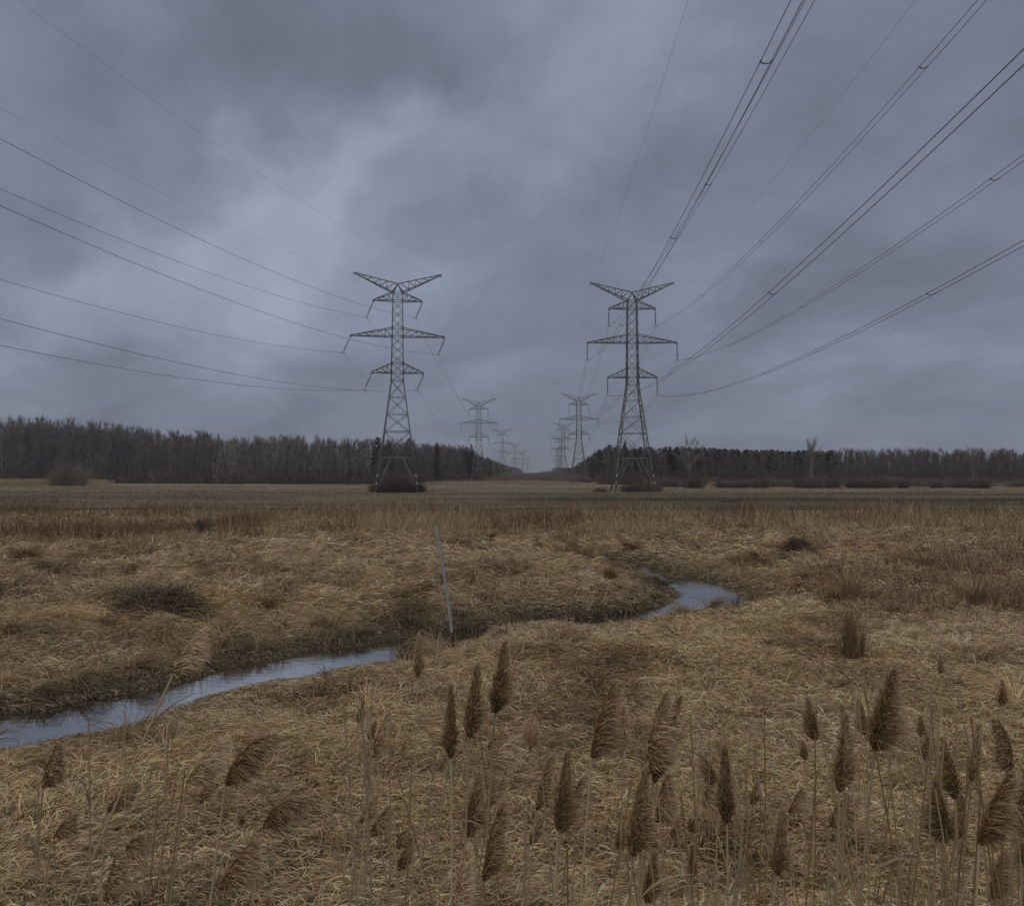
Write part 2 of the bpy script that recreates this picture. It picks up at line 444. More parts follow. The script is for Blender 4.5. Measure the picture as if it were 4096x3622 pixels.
def bank_fringe(n):
    """grass hanging over the lip of the steep bank towards the water"""
    x, y = scatter(10, 45, n * 14); d, k = stream(x, y)
    kp = (d > .06) & (d < .75) & (k > .5); x, y = x[kp][:n], y[kp][:n]; e = .05
    gx = (stream(x + e, y)[0] - stream(x - e, y)[0]); gy = (stream(x, y + e)[0] - stream(x, y - e)[0])
    z, d, k = height(x, y, True); n = len(x)
    ang = np.arctan2(-gy, -gx) + rng.normal(0, .6, n)
    c = mixc(np.repeat(np.array([[.20, .15, .095]]), n, 0), np.array([.40, .305, .18]), (rng.random(n) < .3) * .8) * rng.uniform(.6, 1.3, n)[:, None]
    return blades(x, y, z + .02, ang, rng.uniform(-.3, .5, n), rng.uniform(.08, .24, n), rng.uniform(.008, .018, n), c, k=4, droop=1.9)

def swirl_tufts(n, Y0, Y1, only_far=True, nb=110):
    cx, cy = scatter(Y0, Y1, n); d, k = stream(cx, cy)
    ok = (d > .35)
    if only_far: ok &= beyond(cx, cy) | (rng.random(n) < .15)
    cx, cy = cx[ok], cy[ok]; geos = []
    n = len(cx); rep = nb
    X = np.repeat(cx, rep); Y = np.repeat(cy, rep); m = n * rep
    base = np.repeat(rng.uniform(0, 6.28, n), rep)
    a = base + rng.normal(0, 1.0, m)
    r = rng.random(m) * .22
    x = X + np.cos(a) * r; y = Y + np.sin(a) * r; z = height(x, y)
    size = np.repeat(rng.uniform(.6, 1.6, n), rep)
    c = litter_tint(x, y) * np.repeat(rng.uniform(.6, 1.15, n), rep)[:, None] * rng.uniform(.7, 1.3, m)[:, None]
    el = rng.uniform(.6, 1.35, m)
    return blades(x, y, z, a, el, .55 * size * rng.uniform(.6, 1.3, m), (.006 + .0005 * Y) * rng.uniform(.7, 1.3, m), c, k=5, droop=2.1)

def standing(n, Y0, Y1, H, fn, w0=.008, cfun=None):
    x, y = scatter(Y0, Y1, n)
    keep = rng.random(n) < fn(x, y)
    x, y = x[keep], y[keep]; z, d, k = height(x, y, True)
    kk = d > .15; x, y, z, d, k = (a[kk] for a in (x, y, z, d, k)); n = len(x)
    c = cfun(x, y, n)
    patch = .15 + 1.7 * fbm(x * .45, y * .45, 3) ** 1.6
    return blades(x, y, z - .02, rng.uniform(0, 6.28, n), rng.normal(1.25, .27, n), H * patch * rng.uniform(.45, 1.25, n),
                  (w0 + .00035 * y) * rng.uniform(.6, 1.4, n), c, k=4, droop=.45)

def c_weeds(x, y, n):
    t = sstep(.4, .62, fbm(x * .16, y * .10 + 70, 3))
    t = np.clip(t + .55 * sstep(50, 64, y) - .15 + .45 * sstep(-12, -24, x), 0, 1)
    c = mixc(np.repeat(np.array([[.53, .405, .235]]), n, 0), np.array([.20, .118, .068]), np.where(rng.random(n) < t, .9, .15))
    return c * rng.uniform(.7, 1.25, n)[:, None]
def c_red(x, y, n):
    c = mixc(np.repeat(np.array([[.48, .36, .22]]), n, 0), np.array([.21, .12, .08]), (rng.random(n) < .68) * .95)
    return c * rng.uniform(.7, 1.25, n)[:, None]

def build_grass():
    g = [litter(4.2, 8, 170000, .17, .0075), litter(8, 14, 160000, .19, .0080), litter(14, 22, 170000, .22, .0095),
         litter(22, 36, 160000, .28, .014), litter(36, 75, 80000, .40, .024)]
    V, Fq, C = merge(g)
    tag(link('matted_grass', mesh_np('matted_grass', V, Fq, M_straw, C)), 'pale tan matted dry grass and straw lying over both stream banks', 'dry grass', kind='stuff')
    g = [bank_fringe(30000), swirl_tufts(300, 14, 60), swirl_tufts(300, 14, 45), swirl_tufts(60, 8, 16, False, 60)]
    V, Fq, C = merge(g)
    tag(link('tufted_grass', mesh_np('tufted_grass', V, Fq, M_straw, C)), 'arching brown grass tufts scattered through the marsh', 'grass tufts', kind='stuff')
    def f_band(x, y):
        edge = 45 + 16 * (fbm(x * .13, x * 0 + 3, 3) - .5) - 5 * sstep(-5, -25, x)
        return sstep(edge - 4, edge + 4, y) * (1 - sstep(66, 84, y + 14 * (fbm(x * .12, y * .05, 2) - .5))) * (.12 + .88 * sstep(.38, .6, fbm(x * .16, y * .09, 3)))
    def f_right(x, y):
        u = x / y
        return sstep(.33, .42, u + .12 * (fbm(x * .25, y * .25, 2) - .5)) * sstep(20, 25, y + 4 * fbm(x * .4, y * .4, 2)) * (1 - sstep(40, 50, y)) * sstep(.35, .6, fbm(x * .3 + 8, y * .3, 2))
    def f_low(x, y): return .5 * sstep(.4, .6, fbm(x * .25, y * .25, 2)) * (beyond(x, y) * .8 + .1)
    g = [standing(120000, 36, 86, 1.25, f_band, .010, c_weeds), standing(130000, 20, 54, .62, f_right, .007, c_red),
         standing(60000, 15, 80, .38, f_low, .007, c_weeds)]
    V, Fq, C = merge(g)
    tag(link('standing_weeds', mesh_np('standing_weeds', V, Fq, M_straw, C)), 'band of upright dead weeds and russet stems before the harvested field', 'weeds', kind='stuff')
    # stubble of the field and pale grass at its far edge
    x, y = scatter(82, 330, 90000, margin=10)
    keep = (fbm(x * .03, y * .3, 2) > .38) & ~((np.abs(y - 117) < 10) & (x / y > -.05) & (rng.random(len(x)) < .8))
    x, y = x[keep], y[keep]; n = len(x); z = height(x, y)
    c = mixc(np.repeat(np.array([[.33, .25, .15]]), n, 0), np.array([.17, .125, .08]), sstep(.4, .6, fbm(x * .02, y * .2 + 3, 3))) * rng.uniform(.75, 1.2, n)[:, None]
    V, Fq, C = blades(x, y, z - .02, rng.uniform(0, 6.28, n), rng.normal(1.2, .3, n), rng.uniform(.1, .3, n), .0006 * y + .02, c, k=4, droop=.4)
    tag(link('field_stubble', mesh_np('field_stubble', V, Fq, M_straw, C)), 'short grey tan stubble covering the flat field below the pylons', 'stubble', kind='stuff')
    # golden reeds along the far left field edge and before the right wood
    geos = []
    for (x0, x1, Ya, Yb, H, nn) in ((-420, 470, 300, 325, 2.3, 22000), (2600, 4500, 255, 300, 1.6, 30000), (1700, 2330, 330, 420, 1.4, 14000)):
        yy = rng.uniform(Ya, Yb, nn); xx = ((rng.uniform(x0, x1, nn) - CX) / F) * yy
        kp = (fbm(xx * .05, yy * .05, 2) > (.3 if x0 < 0 else .45)) & (rng.random(nn) < np.clip((x1 - (CX + F * xx / yy)) / 160, 0, 1)); xx, yy = xx[kp], yy[kp]; n = len(xx)
        c = np.array([[.52, .37, .19]]) if x0 < 0 else np.array([[.42, .32, .21]])
        geos.append(blades(xx, yy, np.full(n, -.1), rng.uniform(0, 6.28, n), rng.normal(1.45, .1, n), H * rng.uniform(.5, 1.1, n),
                           np.full(n, .10), c * rng.uniform(.75, 1.2, n)[:, None], k=4, droop=.15))
    V, Fq, C = merge(geos)
    tag(link('far_reeds', mesh_np('far_reeds', V, Fq, M_straw, C)), 'golden reed fringe standing at the foot of the distant woods', 'reeds', kind='stuff')
build_grass()

# ------------------------------------------------------------------ pylons
def bar_geo(p, q, t, t2=None):
    p = np.array(p, float); q = np.array(q, float); a = norm(q - p)
    up = np.array([0, 0, 1.]) if abs(a[2]) < .9 else np.array([0, 1., 0])
    s = norm(np.cross(a, up)); u = np.cross(s, a); t2 = t2 or t
    V = []
    for e in (p, q):
        for i, j in ((-1, -1), (1, -1), (1, 1), (-1, 1)): V.append(e + s * i * t / 2 + u * j * t2 / 2)
    Fq = [(0, 1, 2, 3), (7, 6, 5, 4)] + [(i, i + 4, (i + 1) % 4 + 4, (i + 1) % 4) for i in range(4)]
    return np.array(V), np.array(Fq)

class Frame:
    def __init__(s): s.V = []; s.F = []; s.o = 0
    def bar(s, p, q, t=.10, t2=None):
        V, Fq = bar_geo(p, q, t, t2); s.V.append(V); s.F.append(Fq + s.o); s.o += 8
    def lathe(s, prof, p, n=8):
        """prof: (radius, z) pairs turned about the vertical through p"""
        k = len(prof); V = []
        for r, z in prof:
            for i in range(n):
                a = 2 * math.pi * i / n; V.append((p[0] + r * math.cos(a), p[1] + r * math.sin(a), p[2] + z))
        Fq = [(j * n + i, j * n + (i + 1) % n, (j + 1) * n + (i + 1) % n, (j + 1) * n + i) for j in range(k - 1) for i in range(n)]
        s.V.append(np.array(V)); s.F.append(np.array(Fq) + s.o); s.o += len(V)
    def build(s, name, mat, parent=None, loc=None, smooth=False):
        return link(name, mesh_np(name, np.concatenate(s.V), np.concatenate(s.F), mat, None, smooth), parent, loc)

ZWAIST, ZTOP, ZAPEX = 22.4, 40.2, 42.0
def hw(z):                                            # half width of the square mast at height z
    return 4.2 + (1.2 - 4.2) * z / ZWAIST if z < ZWAIST else 1.2 + (.96 - 1.2) * (z - ZWAIST) / (ZTOP - ZWAIST)
ARMS = {'ul': (-4.9, 38.5, 40.2), 'ur': (4.9, 38.5, 40.2), 'ml': (-9.44, 31.3, 33.0), 'mr': (9.44, 31.3, 33.0),
        'll': (-5.2, 24.0, 25.9), 'lr': (5.2, 24.0, 25.9)}
TIP = {'gl': (-8.75, 44.05), 'gr': (8.75, 44.05)}
STRING = 3.3

def make_pylon():
    root = empty('lattice_pylon')
    leg_t, br = .23, .105
    for sx in (-1, 1):
        for sy in (-1, 1):
            f = Frame()
            f.bar((sx * hw(0), sy * hw(0), -.3), (sx * hw(ZWAIST), sy * hw(ZWAIST), ZWAIST), leg_t)
            f.bar((sx * hw(0), sy * hw(0), -.3), (sx * hw(0), sy * hw(0), .15), .7)
            lg = f.build('leg', M_steel, root)
            if sy < 0:
                for za, zb in ((2.9, 3.7), (1.6, 2.2)):
                    b = Frame(); b.bar((sx * hw(za), sy * hw(za), za), (sx * hw(zb), sy * hw(zb), zb), leg_t + .08)
                    b.build('warning_band', M_band, lg)
    f = Frame()
    for sx in (-1, 1):
        for sy in (-1, 1): f.bar((sx * hw(ZWAIST), sy * hw(ZWAIST), ZWAIST - .02), (sx * hw(ZTOP), sy * hw(ZTOP), ZTOP), leg_t * .85)
    def faces(z0, z1, x=True, hor=True, t=br):
        for a in range(4):
            def P(s, z):
                h = hw(z); return {0: (s * h, -h, z), 1: (h, s * h, z), 2: (-s * h, h, z), 3: (-h, -s * h, z)}[a]
            if x: f.bar(P(-1, z0), P(1, z1), t, t * .6); f.bar(P(1, z0), P(-1, z1), t, t * .6)
            if hor: f.bar(P(-1, z1), P(1, z1), t, t * .8)
            else: pass
    zs = [22.4, 24.0, 25.9, 27.7, 29.5, 31.3, 33.0, 34.8, 36.6, 38.5, 40.2]
    for a, b in zip(zs[:-1], zs[1:]): faces(a, b, True, b in (24.0, 25.9, 31.3, 33.0, 38.5, 40.2), .11)
    faces(21.8, 22.4, False, True)
    for a, b in ((19.1, 22.4), (15.7, 19.1), (12.2, 15.7), (7.0, 12.2)): faces(a, b, True, True, .13)
    # below the belt: a K brace on each face
    for a in range(4):
        def P(s, z, k=1.0):
            h = hw(z); return {0: (s * h * k, -h, z), 1: (h, s * h * k, z), 2: (-s * h * k, h, z), 3: (-h, -s * h * k, z)}[a]
        f.bar(P(-1, 7), P(1, 7), .16)
        for s in (-1, 1):
            f.bar(P(s, .2), P(s, 7, .35), .14); f.bar(P(s, 3.4), P(s, 5.0, .55), .09); f.bar(P(s, 3.4), P(s, 3.4, .72), .09)
            f.bar(P(s, 7, .35), P(s, 9.6, 0), .10)
        f.bar(P(-1, 12.2), P(1, 12.2), .13)
    for sx in (-1, 1):
        for sy in (-1, 1): f.bar((sx * hw(ZTOP), sy * hw(ZTOP), ZTOP), (0, 0, ZAPEX), .18)
    for z in (22.4, 25.9, 31.3, 33.0, 40.2, 24.0):
        for sx in (-1, 1): f.bar((sx * hw(z), -hw(z) - .03, z - .25), (sx * hw(z), -hw(z) - .03, z + .25), .42, .05)
    f.build('lattice_body', M_steel, root)
    for key, (ax, zb, zt) in ARMS.items():
        s = 1 if ax > 0 else -1; g = Frame(); h = hw(zb); ht = hw(zt); n = 6 if abs(ax) > 7 else 4
        tip = (ax, 0, zb)
        for sy in (-1, 1):
            g.bar((s * h, sy * h, zb), tip, .16); g.bar((s * ht, sy * ht, zt), (ax, 0, zb + .12), .14)
            for i in range(1, n):
                k = i / n; kk = (i - .5) / n
                lo = (s * h + (ax - s * h) * k, sy * h * (1 - k), zb)
                up = (s * ht + (ax - s * ht) * k, sy * ht * (1 - k), zt + (zb + .12 - zt) * k)
                k2 = (i - 1) / n; lo2 = (s * h + (ax - s * h) * k2, sy * h * (1 - k2), zb)
                g.bar(lo, up, .07)
                g.bar(lo2, up, .08)
        for i in range(1, n):
            k = i / n; x = s * h + (ax - s * h) * k
            g.bar((x, -h * (1 - k), zb), (x, h * (1 - k), zb), .07)
        g.bar((ax, 0, zb + .1), (ax, 0, zb - .45), .16); g.bar((ax - s * .55, 0, zb), (ax, 0, zb - .45), .10)
        g.build('cross_arm', M_steel, root)
    for key, (ax, zt) in TIP.items():
        s = 1 if ax > 0 else -1; g = Frame(); n = 6; h = hw(ZTOP)
        for sy in (-1, 1):
            g.bar((s * h, sy * h, ZTOP), (ax, 0, zt - .1), .17)
            for i in range(1, n):
                k = i / n; k2 = (i - .6) / n
                lo = (s * h + (ax - s * h) * k, sy * h * (1 - k), ZTOP + (zt - .1 - ZTOP) * k)
                up = (ax * k2, 0, ZAPEX + (zt - ZAPEX) * k2); k3 = (i + .4) / n; up2 = (ax * k3, 0, ZAPEX + (zt - ZAPEX) * k3)
                g.bar(lo, up, .08); g.bar(lo, up2, .08)
        g.bar((0, 0, ZAPEX), (ax, 0, zt), .17); g.bar((ax, 0, zt + .1), (ax, 0, zt - .55), .12)
        g.build('peak_arm', M_steel, root)
    f = Frame()
    prof = [(.03, 0), (.03, -.3)]
    for i in range(16):
        z = -.3 - i * (STRING - .75) / 16; prof += [(.045, z), (.15, z - .05), (.15, z - .08), (.045, z - .11)]
    prof += [(.03, -STRING + .42), (.03, -STRING + .25)]
    f.lathe(prof, (0, 0, 0), 8)
    f.bar((0, 0, -STRING + .3), (-.28, 0, -STRING), .06); f.bar((0, 0, -STRING + .3), (.28, 0, -STRING), .06)
    f.bar((-.3, 0, -STRING), (.3, 0, -STRING), .07)
    for sx in (-.25, .25): f.bar((sx, -.22, -STRING - .03), (sx, .22, -STRING - .03), .1)
    first = None
    for key, (ax, zb, zt) in ARMS.items():
        if first is None: first = f.build('insulator_string', M_insul, root, (ax, 0, zb - .4)); o = first
        else: o = link('insulator_string', first.data, root, (ax, 0, zb - .4))
        o['arm'] = key
    return root

pylon0 = make_pylon()
used = [False]
def place_pylon(loc, rz, label, swing=0.0, group='lattice pylons of the two power lines'):
    o = pylon0 if not used[0] else copy_tree(pylon0)
    used[0] = True
    o.location = loc; o.rotation_euler = (0, 0, rz)
    for c in o.children:
        if c.name.startswith('insulator_string'): c.rotation_euler = (0, swing, 0)
    tag(o, label, 'pylon', group); o['swing'] = swing
    return o

def attach(o, key):
    sw = o['swing']
    if key[0] == 'g': p = Vector((TIP[key][0], 0, TIP[key][1] - .5))
    else:
        ax, zb, zt = ARMS[key]; p = Vector((ax - math.sin(sw) * STRING, 0, zb - .4 - math.cos(sw) * STRING))
    return Matrix.Translation(o.location) @ o.rotation_euler.to_matrix().to_4x4() @ p

def spot(u, armpx, zg=0.0):                       # a pylon whose 18.88 m wide middle arm spans armpx of the photograph
    Y = 18.88 * F / armpx; a, b = ray(u, 1890); return Vector((a * Y, Y, zg))
R1 = place_pylon((25.27, 178, 0), 0, 'nearest lattice pylon of the right line, large, with six straight hanging insulators')
L1 = place_pylon((-22.98, 170, 0), R(7), 'nearest lattice pylon of the left line, large, insulators swung leftwards over dark brush', R(23))
L2 = place_pylon(spot(1914.5, 146, -.8), R(2), 'second lattice pylon of the left line, at the edge of the left wood')
L3 = place_pylon(spot(2009, 89, -1), R(2), 'third lattice pylon of the left line, just right of the second one')
L4 = place_pylon(spot(2059, 62, -1), R(2), 'fourth lattice pylon of the left line, small and hazy above the low trees')
L5 = place_pylon(spot(2091, 50, -3), R(2), 'fifth lattice pylon of the left line, tiny and hazy in the gap')
L6 = place_pylon(spot(2111, 35, -4), R(2), 'farthest lattice pylon of the left line, faintest one in the gap')
R2 = place_pylon(spot(2316, 156, -.8), R(1), 'second lattice pylon of the right line, standing left of the nearest right one')
R3 = place_pylon(spot(2253, 100, -.6), R(1), 'third lattice pylon of the right line, half hidden behind the second')
R4 = place_pylon(spot(2240, 74, -1), R(1), 'fourth lattice pylon of the right line, hazy, overlapping the third')
R5 = place_pylon(spot(2229, 56, -2), R(1), 'farthest lattice pylon of the right line, faint, left of the fourth')

# ------------------------------------------------------------------ conductors
def tube(P, r, n=5):
    P = np.asarray(P, float); T = norm(np.gradient(P, axis=0))
    s = norm(np.cross(T, np.array([0, 0, 1.]))); u = np.cross(s, T)
    a = np.arange(n) * 2 * np.pi / n
    V = P[:, None] + r * (np.cos(a)[None, :, None] * s[:, None] + np.sin(a)[None, :, None] * u[:, None])
    k = len(P); i = (np.arange(k - 1) * n)[:, None] + np.arange(n)[None]; j = (np.arange(k - 1) * n)[:, None] + (np.arange(n)[None] + 1) % n
    return V.reshape(-1, 3), np.stack([i, j, j + n, i + n], -1).reshape(-1, 4)

def sagging(a, b, sag, n=70, t0=0, t1=1):
    t = np.linspace(t0, t1, n)[:, None]; a = np.array(a); b = np.array(b)
    P = a + (b - a) * t; P[:, 2] -= (4 * sag * t * (1 - t))[:, 0]; return P

def span(a, b, sag, label, twin=False, r=.02, ground=False, first_spacer=None, group='conductors strung between the pylons'):
    a = np.array(a); b = np.array(b); d = b - a; Ls = np.linalg.norm(d); s = norm(np.array([d[1], -d[0], 0.]))
    name = 'earth_wire' if ground else 'power_line'
    if not twin:
        V, Fq = tube(sagging(a, b, sag), r); o = link(name, mesh_np(name, V, Fq, M_wire, None, True))
        return tag(o, label, 'earth wire' if ground else 'power line', group)
    root = empty(name, tuple(a)); tag(root, label, 'power line', group)
    for q in (-.25, .25):
        V, Fq = tube(sagging(a + s * q, b + s * q, sag), r); link('conductor', mesh_np('conductor', V - a, Fq, M_wire, None, True), root)
    for x in (first_spacer or (12, 52, 88, 126, 164, 200)):
        if x > Ls - 4: break
        t = x / Ls; p = a + d * t; p[2] -= 4 * sag * t * (1 - t); p -= a
        f = Frame(); dn = np.array([0, 0, -.09])
        f.bar(p - s * .25, p - s * .12 + dn, .045); f.bar(p - s * .14 + dn, p + s * .14 + dn, .045); f.bar(p + s * .12 + dn, p + s * .25, .045)
        f.bar(p - s * .25 - norm(d) * .12, p - s * .25 + norm(d) * .12, .055); f.bar(p + s * .25 - norm(d) * .12, p + s * .25 + norm(d) * .12, .055)
        f.build('spacer', M_spacer, root)
    return root

WHERE = {'gl': 'left peak arm', 'gr': 'right peak arm', 'ul': 'upper left arm', 'ur': 'upper right arm', 'ml': 'middle left arm',
         'mr': 'middle right arm', 'll': 'lower left arm', 'lr': 'lower right arm'}
def virtual(x, y, z, rz):
    class O: pass
    o = O(); o.location = Vector((x, y, z)); o.swing = 0
    M = Matrix.Translation(o.location) @ Matrix.Rotation(rz, 4, 'Z')
    def f(key):
        if key[0] == 'g': return M @ Vector((TIP[key][0], 0, TIP[key][1] - .5))
        return M @ Vector((ARMS[key][0], 0, ARMS[key][1] - .4 - STRING))
    return f
R0 = virtual(18.46, -42.7, 2.85, .275); L0 = virtual(-73.18, -66.14, 13.4, .428)
fs = {'ul': 27, 'ur': 27, 'ml': 24, 'mr': 20, 'll': 12, 'lr': 22}
SPACERS = {'ll': (13.8, 50, 85.1, 125, 165), 'ml': (8.7, 34, 72, 112.4, 139, 175), 'ul': (13, 50, 103.9, 142, 178)}
for key in WHERE:
    g = key[0] == 'g'
    span(attach(R1, key), R0(key), 6.0 if g else 7.07,
         ('thin earth wire' if g else 'twin conductor with spacers') + ' overhead from ' + WHERE[key] + ' of nearest right pylon',
         not g, .010 if g else .020, g, SPACERS.get(key, (12, 51.7, 85.3, 124.6, 165)))
    span(attach(L1, key), L0(key), 10.06 if g else 10.53,
         ('thin earth wire' if g else 'single conductor') + ' from ' + WHERE[key] + ' of nearest left pylon towards upper left',
         False, .009 if g else .024, g)
    for A, B, la, tw in ((L1, L2, 'the first to the second left pylon', False), (R1, R2, 'the first to the second right pylon', True),
                     (L2, L3, 'the second to the third left pylon', False), (R2, R3, 'the second to the third right pylon', False)):
        if B in (L3, R3) and g: continue
        near1 = A in (L1, R1)
        span(attach(A, key), attach(B, key), 4.0 if g else 8.0,
             ('thin earth wire' if g else 'sagging conductor') + ' on the ' + WHERE[key] + 's, from ' + la,
             tw and not g, .009 if g else .02, g)

# ------------------------------------------------------------------ grey pole by the stream
b0 = on(1812, 2572, -.12); t0 = at(1742, 2102, b0.y)
root = empty('marker_pole', tuple(b0)); tag(root, 'thin leaning grey metal pole with rusty foot beside the stream', 'pole')
P = np.array([[0, 0, -.2], [-.012, 0, .05]] + [list(t0 - b0) if k == 1 else [(t0.x - b0.x) * k + .03 * math.sin(k * 3.1), .02 * k, (t0.z - b0.z) * k] for k in np.linspace(.12, 1, 8)])
V, Fq = tube(P[1:], .036, 8); link('shaft', mesh_np('shaft', V, Fq, M_pole, None, True), root)
V, Fq = tube(np.array([[.004, 0, -.25], [-.008, 0, .05], [-.02, 0, .24]]), .040, 8); link('rusty_foot', mesh_np('rusty_foot', V, Fq, M_rust, None, True), root)

# ------------------------------------------------------------------ trees
def bare_tree_geo(H, spread, n_tw=260, col=(.15, .125, .11), rg=rng, trunk=.16, upright=.9, tw=.06, low=.25):
    geos = []
    k = 6; t = np.linspace(0, 1, k)
    bend = rg.normal(0, .04 * H, 2)
    tr = np.stack([bend[0] * t ** 2, bend[1] * t ** 2, H * .8 * t], 1)
    w = trunk * (1 - .8 * t)
    for ang in (0, 1.57):
        W = np.stack([np.cos(ang) * w, np.sin(ang) * w, 0 * w], 1)
        geos.append(ribbon_geo(tr[None], W[None], np.array([col]) * 1.15))
    nl = max(7, int(H * .9)); lt = low + (1 - low) * rg.random(nl) ** .9
    la = rg.uniform(0, 6.28, nl); ll = spread * (1.15 - lt * .65) * rg.uniform(.7, 1.15, nl)
    le = rg.normal(upright, .18, nl) + .25 * lt
    base = np.stack([np.interp(lt, t, tr[:, 0]), np.interp(lt, t, tr[:, 1]), lt * H * .8], 1)
    kk = 5; s = np.linspace(0, 1, kk)
    dirs = np.stack([np.cos(la) * np.cos(le), np.sin(la) * np.cos(le), np.sin(le)], 1)
    P = base[:, None] + dirs[:, None] * (ll[:, None] * s[None])[..., None]
    P[:, :, 2] += .18 * (ll[:, None] * s[None] ** 2)
    P += rg.normal(0, .04, P.shape) * ll[:, None, None] * s[None, :, None]
    for roll in (0, 1):
        sd = norm(np.cross(dirs, rg.normal(0, 1, (nl, 3))))
        geos.append(ribbon_geo(P, sd[:, None] * (trunk * .42 * (1 - .8 * s))[None, :, None], np.repeat(np.array([col]) * 1.05, nl, 0)))
    i = rg.integers(0, nl, n_tw); f = rg.random(n_tw) ** .7; q = f * (kk - 1); q0 = np.minimum(q.astype(int), kk - 2)
    O = P[i, q0] + (P[i, q0 + 1] - P[i, q0]) * (q - q0)[:, None]
    up = rg.random(n_tw) < .18; O[up] = np.stack([np.interp(f[up], t, tr[:, 0]), np.interp(f[up], t, tr[:, 1]), f[up] * H * .8], 1)
    D = norm(dirs[i] * .5 + rg.normal(0, .55, (n_tw, 3)) + np.array([0, 0, .75]))
    Lt = rg.uniform(.07, .17, n_tw) * H * (1.1 - .5 * f)
    s3 = np.array([0, .5, 1.]); Q = O[:, None] + D[:, None] * (Lt[:, None] * s3)[..., None]
    Q[:, 1] += rg.normal(0, .05, (n_tw, 3)) * Lt[:, None]
    sd = norm(np.cross(D, rg.normal(0, 1, (n_tw, 3))))
    geos.append(ribbon_geo(Q, sd[:, None] * (tw * .5 * np.array([1, .8, .3]))[None, :, None] * rg.uniform(.6, 1.5, (n_tw, 1, 1)),
                           np.array([col]) * rg.uniform(.75, 1.25, (n_tw, 1))))
    return geos

def conifer_geo(H, wd, n=230, col=(.05, .058, .036), rg=rng):
    t = np.linspace(0, 1, 4); tr = np.stack([0 * t, 0 * t, H * t], 1); w = .16 * (1 - .9 * t)
    geos = [ribbon_geo(tr[None], np.stack([w, 0 * w, 0 * w], 1)[None], np.array([[.09, .07, .055]]))]
    h = rg.random(n) ** .75; a = rg.uniform(0, 6.28, n); L = wd * (1.02 - h ** 4) ** .7 * rg.uniform(.55, 1.15, n)
    D = np.stack([np.cos(a), np.sin(a), rg.normal(.22, .18, n)], 1)
    s = np.array([0, .35, .7, 1.]); O = np.stack([0 * h, 0 * h, (.12 + .86 * h) * H], 1)
    P = O[:, None] + D[:, None] * (L[:, None] * s)[..., None]; P[:, :, 2] -= .12 * L[:, None] * s ** 2
    sd = norm(np.cross(D, rg.normal(0, 1, (n, 3)) * [.5, .5, 1]))
    ww = np.array([.6, 1.0, .8, .15]) * .5
    geos.append(ribbon_geo(P, sd[:, None] * ww[None, :, None] * (.25 + .5 * (1 - h))[:, None, None] * rg.uniform(.6, 1.3, (n, 1, 1)), np.array([col]) * rg.uniform(.6, 1.4, (n, 1))))
    return geos

def bush_geo(rad, H, n=900, col=(.13, .095, .075), rg=rng, tw=.035, spread=1.0, flat=1.0):
    r = np.sqrt(rg.random(n)) * rad * .75; a = rg.uniform(0, 6.28, n)
    x = np.cos(a) * r; y = np.sin(a) * r * flat
    lean = (r / rad)
    D = norm(np.stack([np.cos(a) * lean * spread + rg.normal(0, .28, n), np.sin(a) * lean * spread + rg.normal(0, .28, n), np.ones(n)], 1))
    L = H * np.sqrt(np.clip(1 - .75 * lean ** 2, .1, 1)) * rg.uniform(.55, 1.1, n)
    f = rg.random(n) * .45 * (rg.random(n) < .7); s = np.array([0, .33, .66, 1.])
    O = np.stack([x, y, 0 * x], 1) + D * (L * f)[:, None]; D2 = norm(D + rg.normal(0, .35, (n, 3)) * (f > 0)[:, None])
    P = O[:, None] + D2[:, None] * ((L * (1 - f))[:, None] * s)[..., None]
    P[:, 2:] += rg.normal(0, .04, (n, 2, 3)) * L[:, None, None]
    P[:, :, 2] = np.maximum(P[:, :, 2], .0)
    sd = norm(np.cross(D2, rg.normal(0, 1, (n, 3))))
    return [ribbon_geo(P, sd[:, None] * (tw * .5 * np.array([1.2, 1, .8, .3]))[None, :, None], np.array([col]) * rg.uniform(.7, 1.3, (n, 1)))]

def put_tree(name, geos, loc, label, cat, group=None, split=1):
    """trunk and limbs, then crown as two meshes under one empty"""
    root = empty(name, tuple(loc)); tag(root, label, cat, group)
    V, Fq, C = merge(geos[:split]); link('trunk', mesh_np('trunk', V, Fq, M_wood, C), root)
    V, Fq, C = merge(geos[split:]); link('crown', mesh_np('crown', V, Fq, M_wood, C), root)
    return root

def protos(fn, n): return [merge(fn(np.random.default_rng(100 + i))) for i in range(n)]
PB = protos(lambda g: bare_tree_geo(18, 4.6, 420, (.20, .17, .155), g, .13, .95, .085, .06), 7)
PT = protos(lambda g: bare_tree_geo(17, 3.2, 340, (.30, .27, .225), g, .13, 1.1, .085, .08), 4)
PC = protos(lambda g: conifer_geo(15, 3.3, 300, (.085, .09, .062), g), 4)
PS = protos(lambda g: bush_geo(3.4, 5, 300, (.20, .155, .13), g, .15), 4)

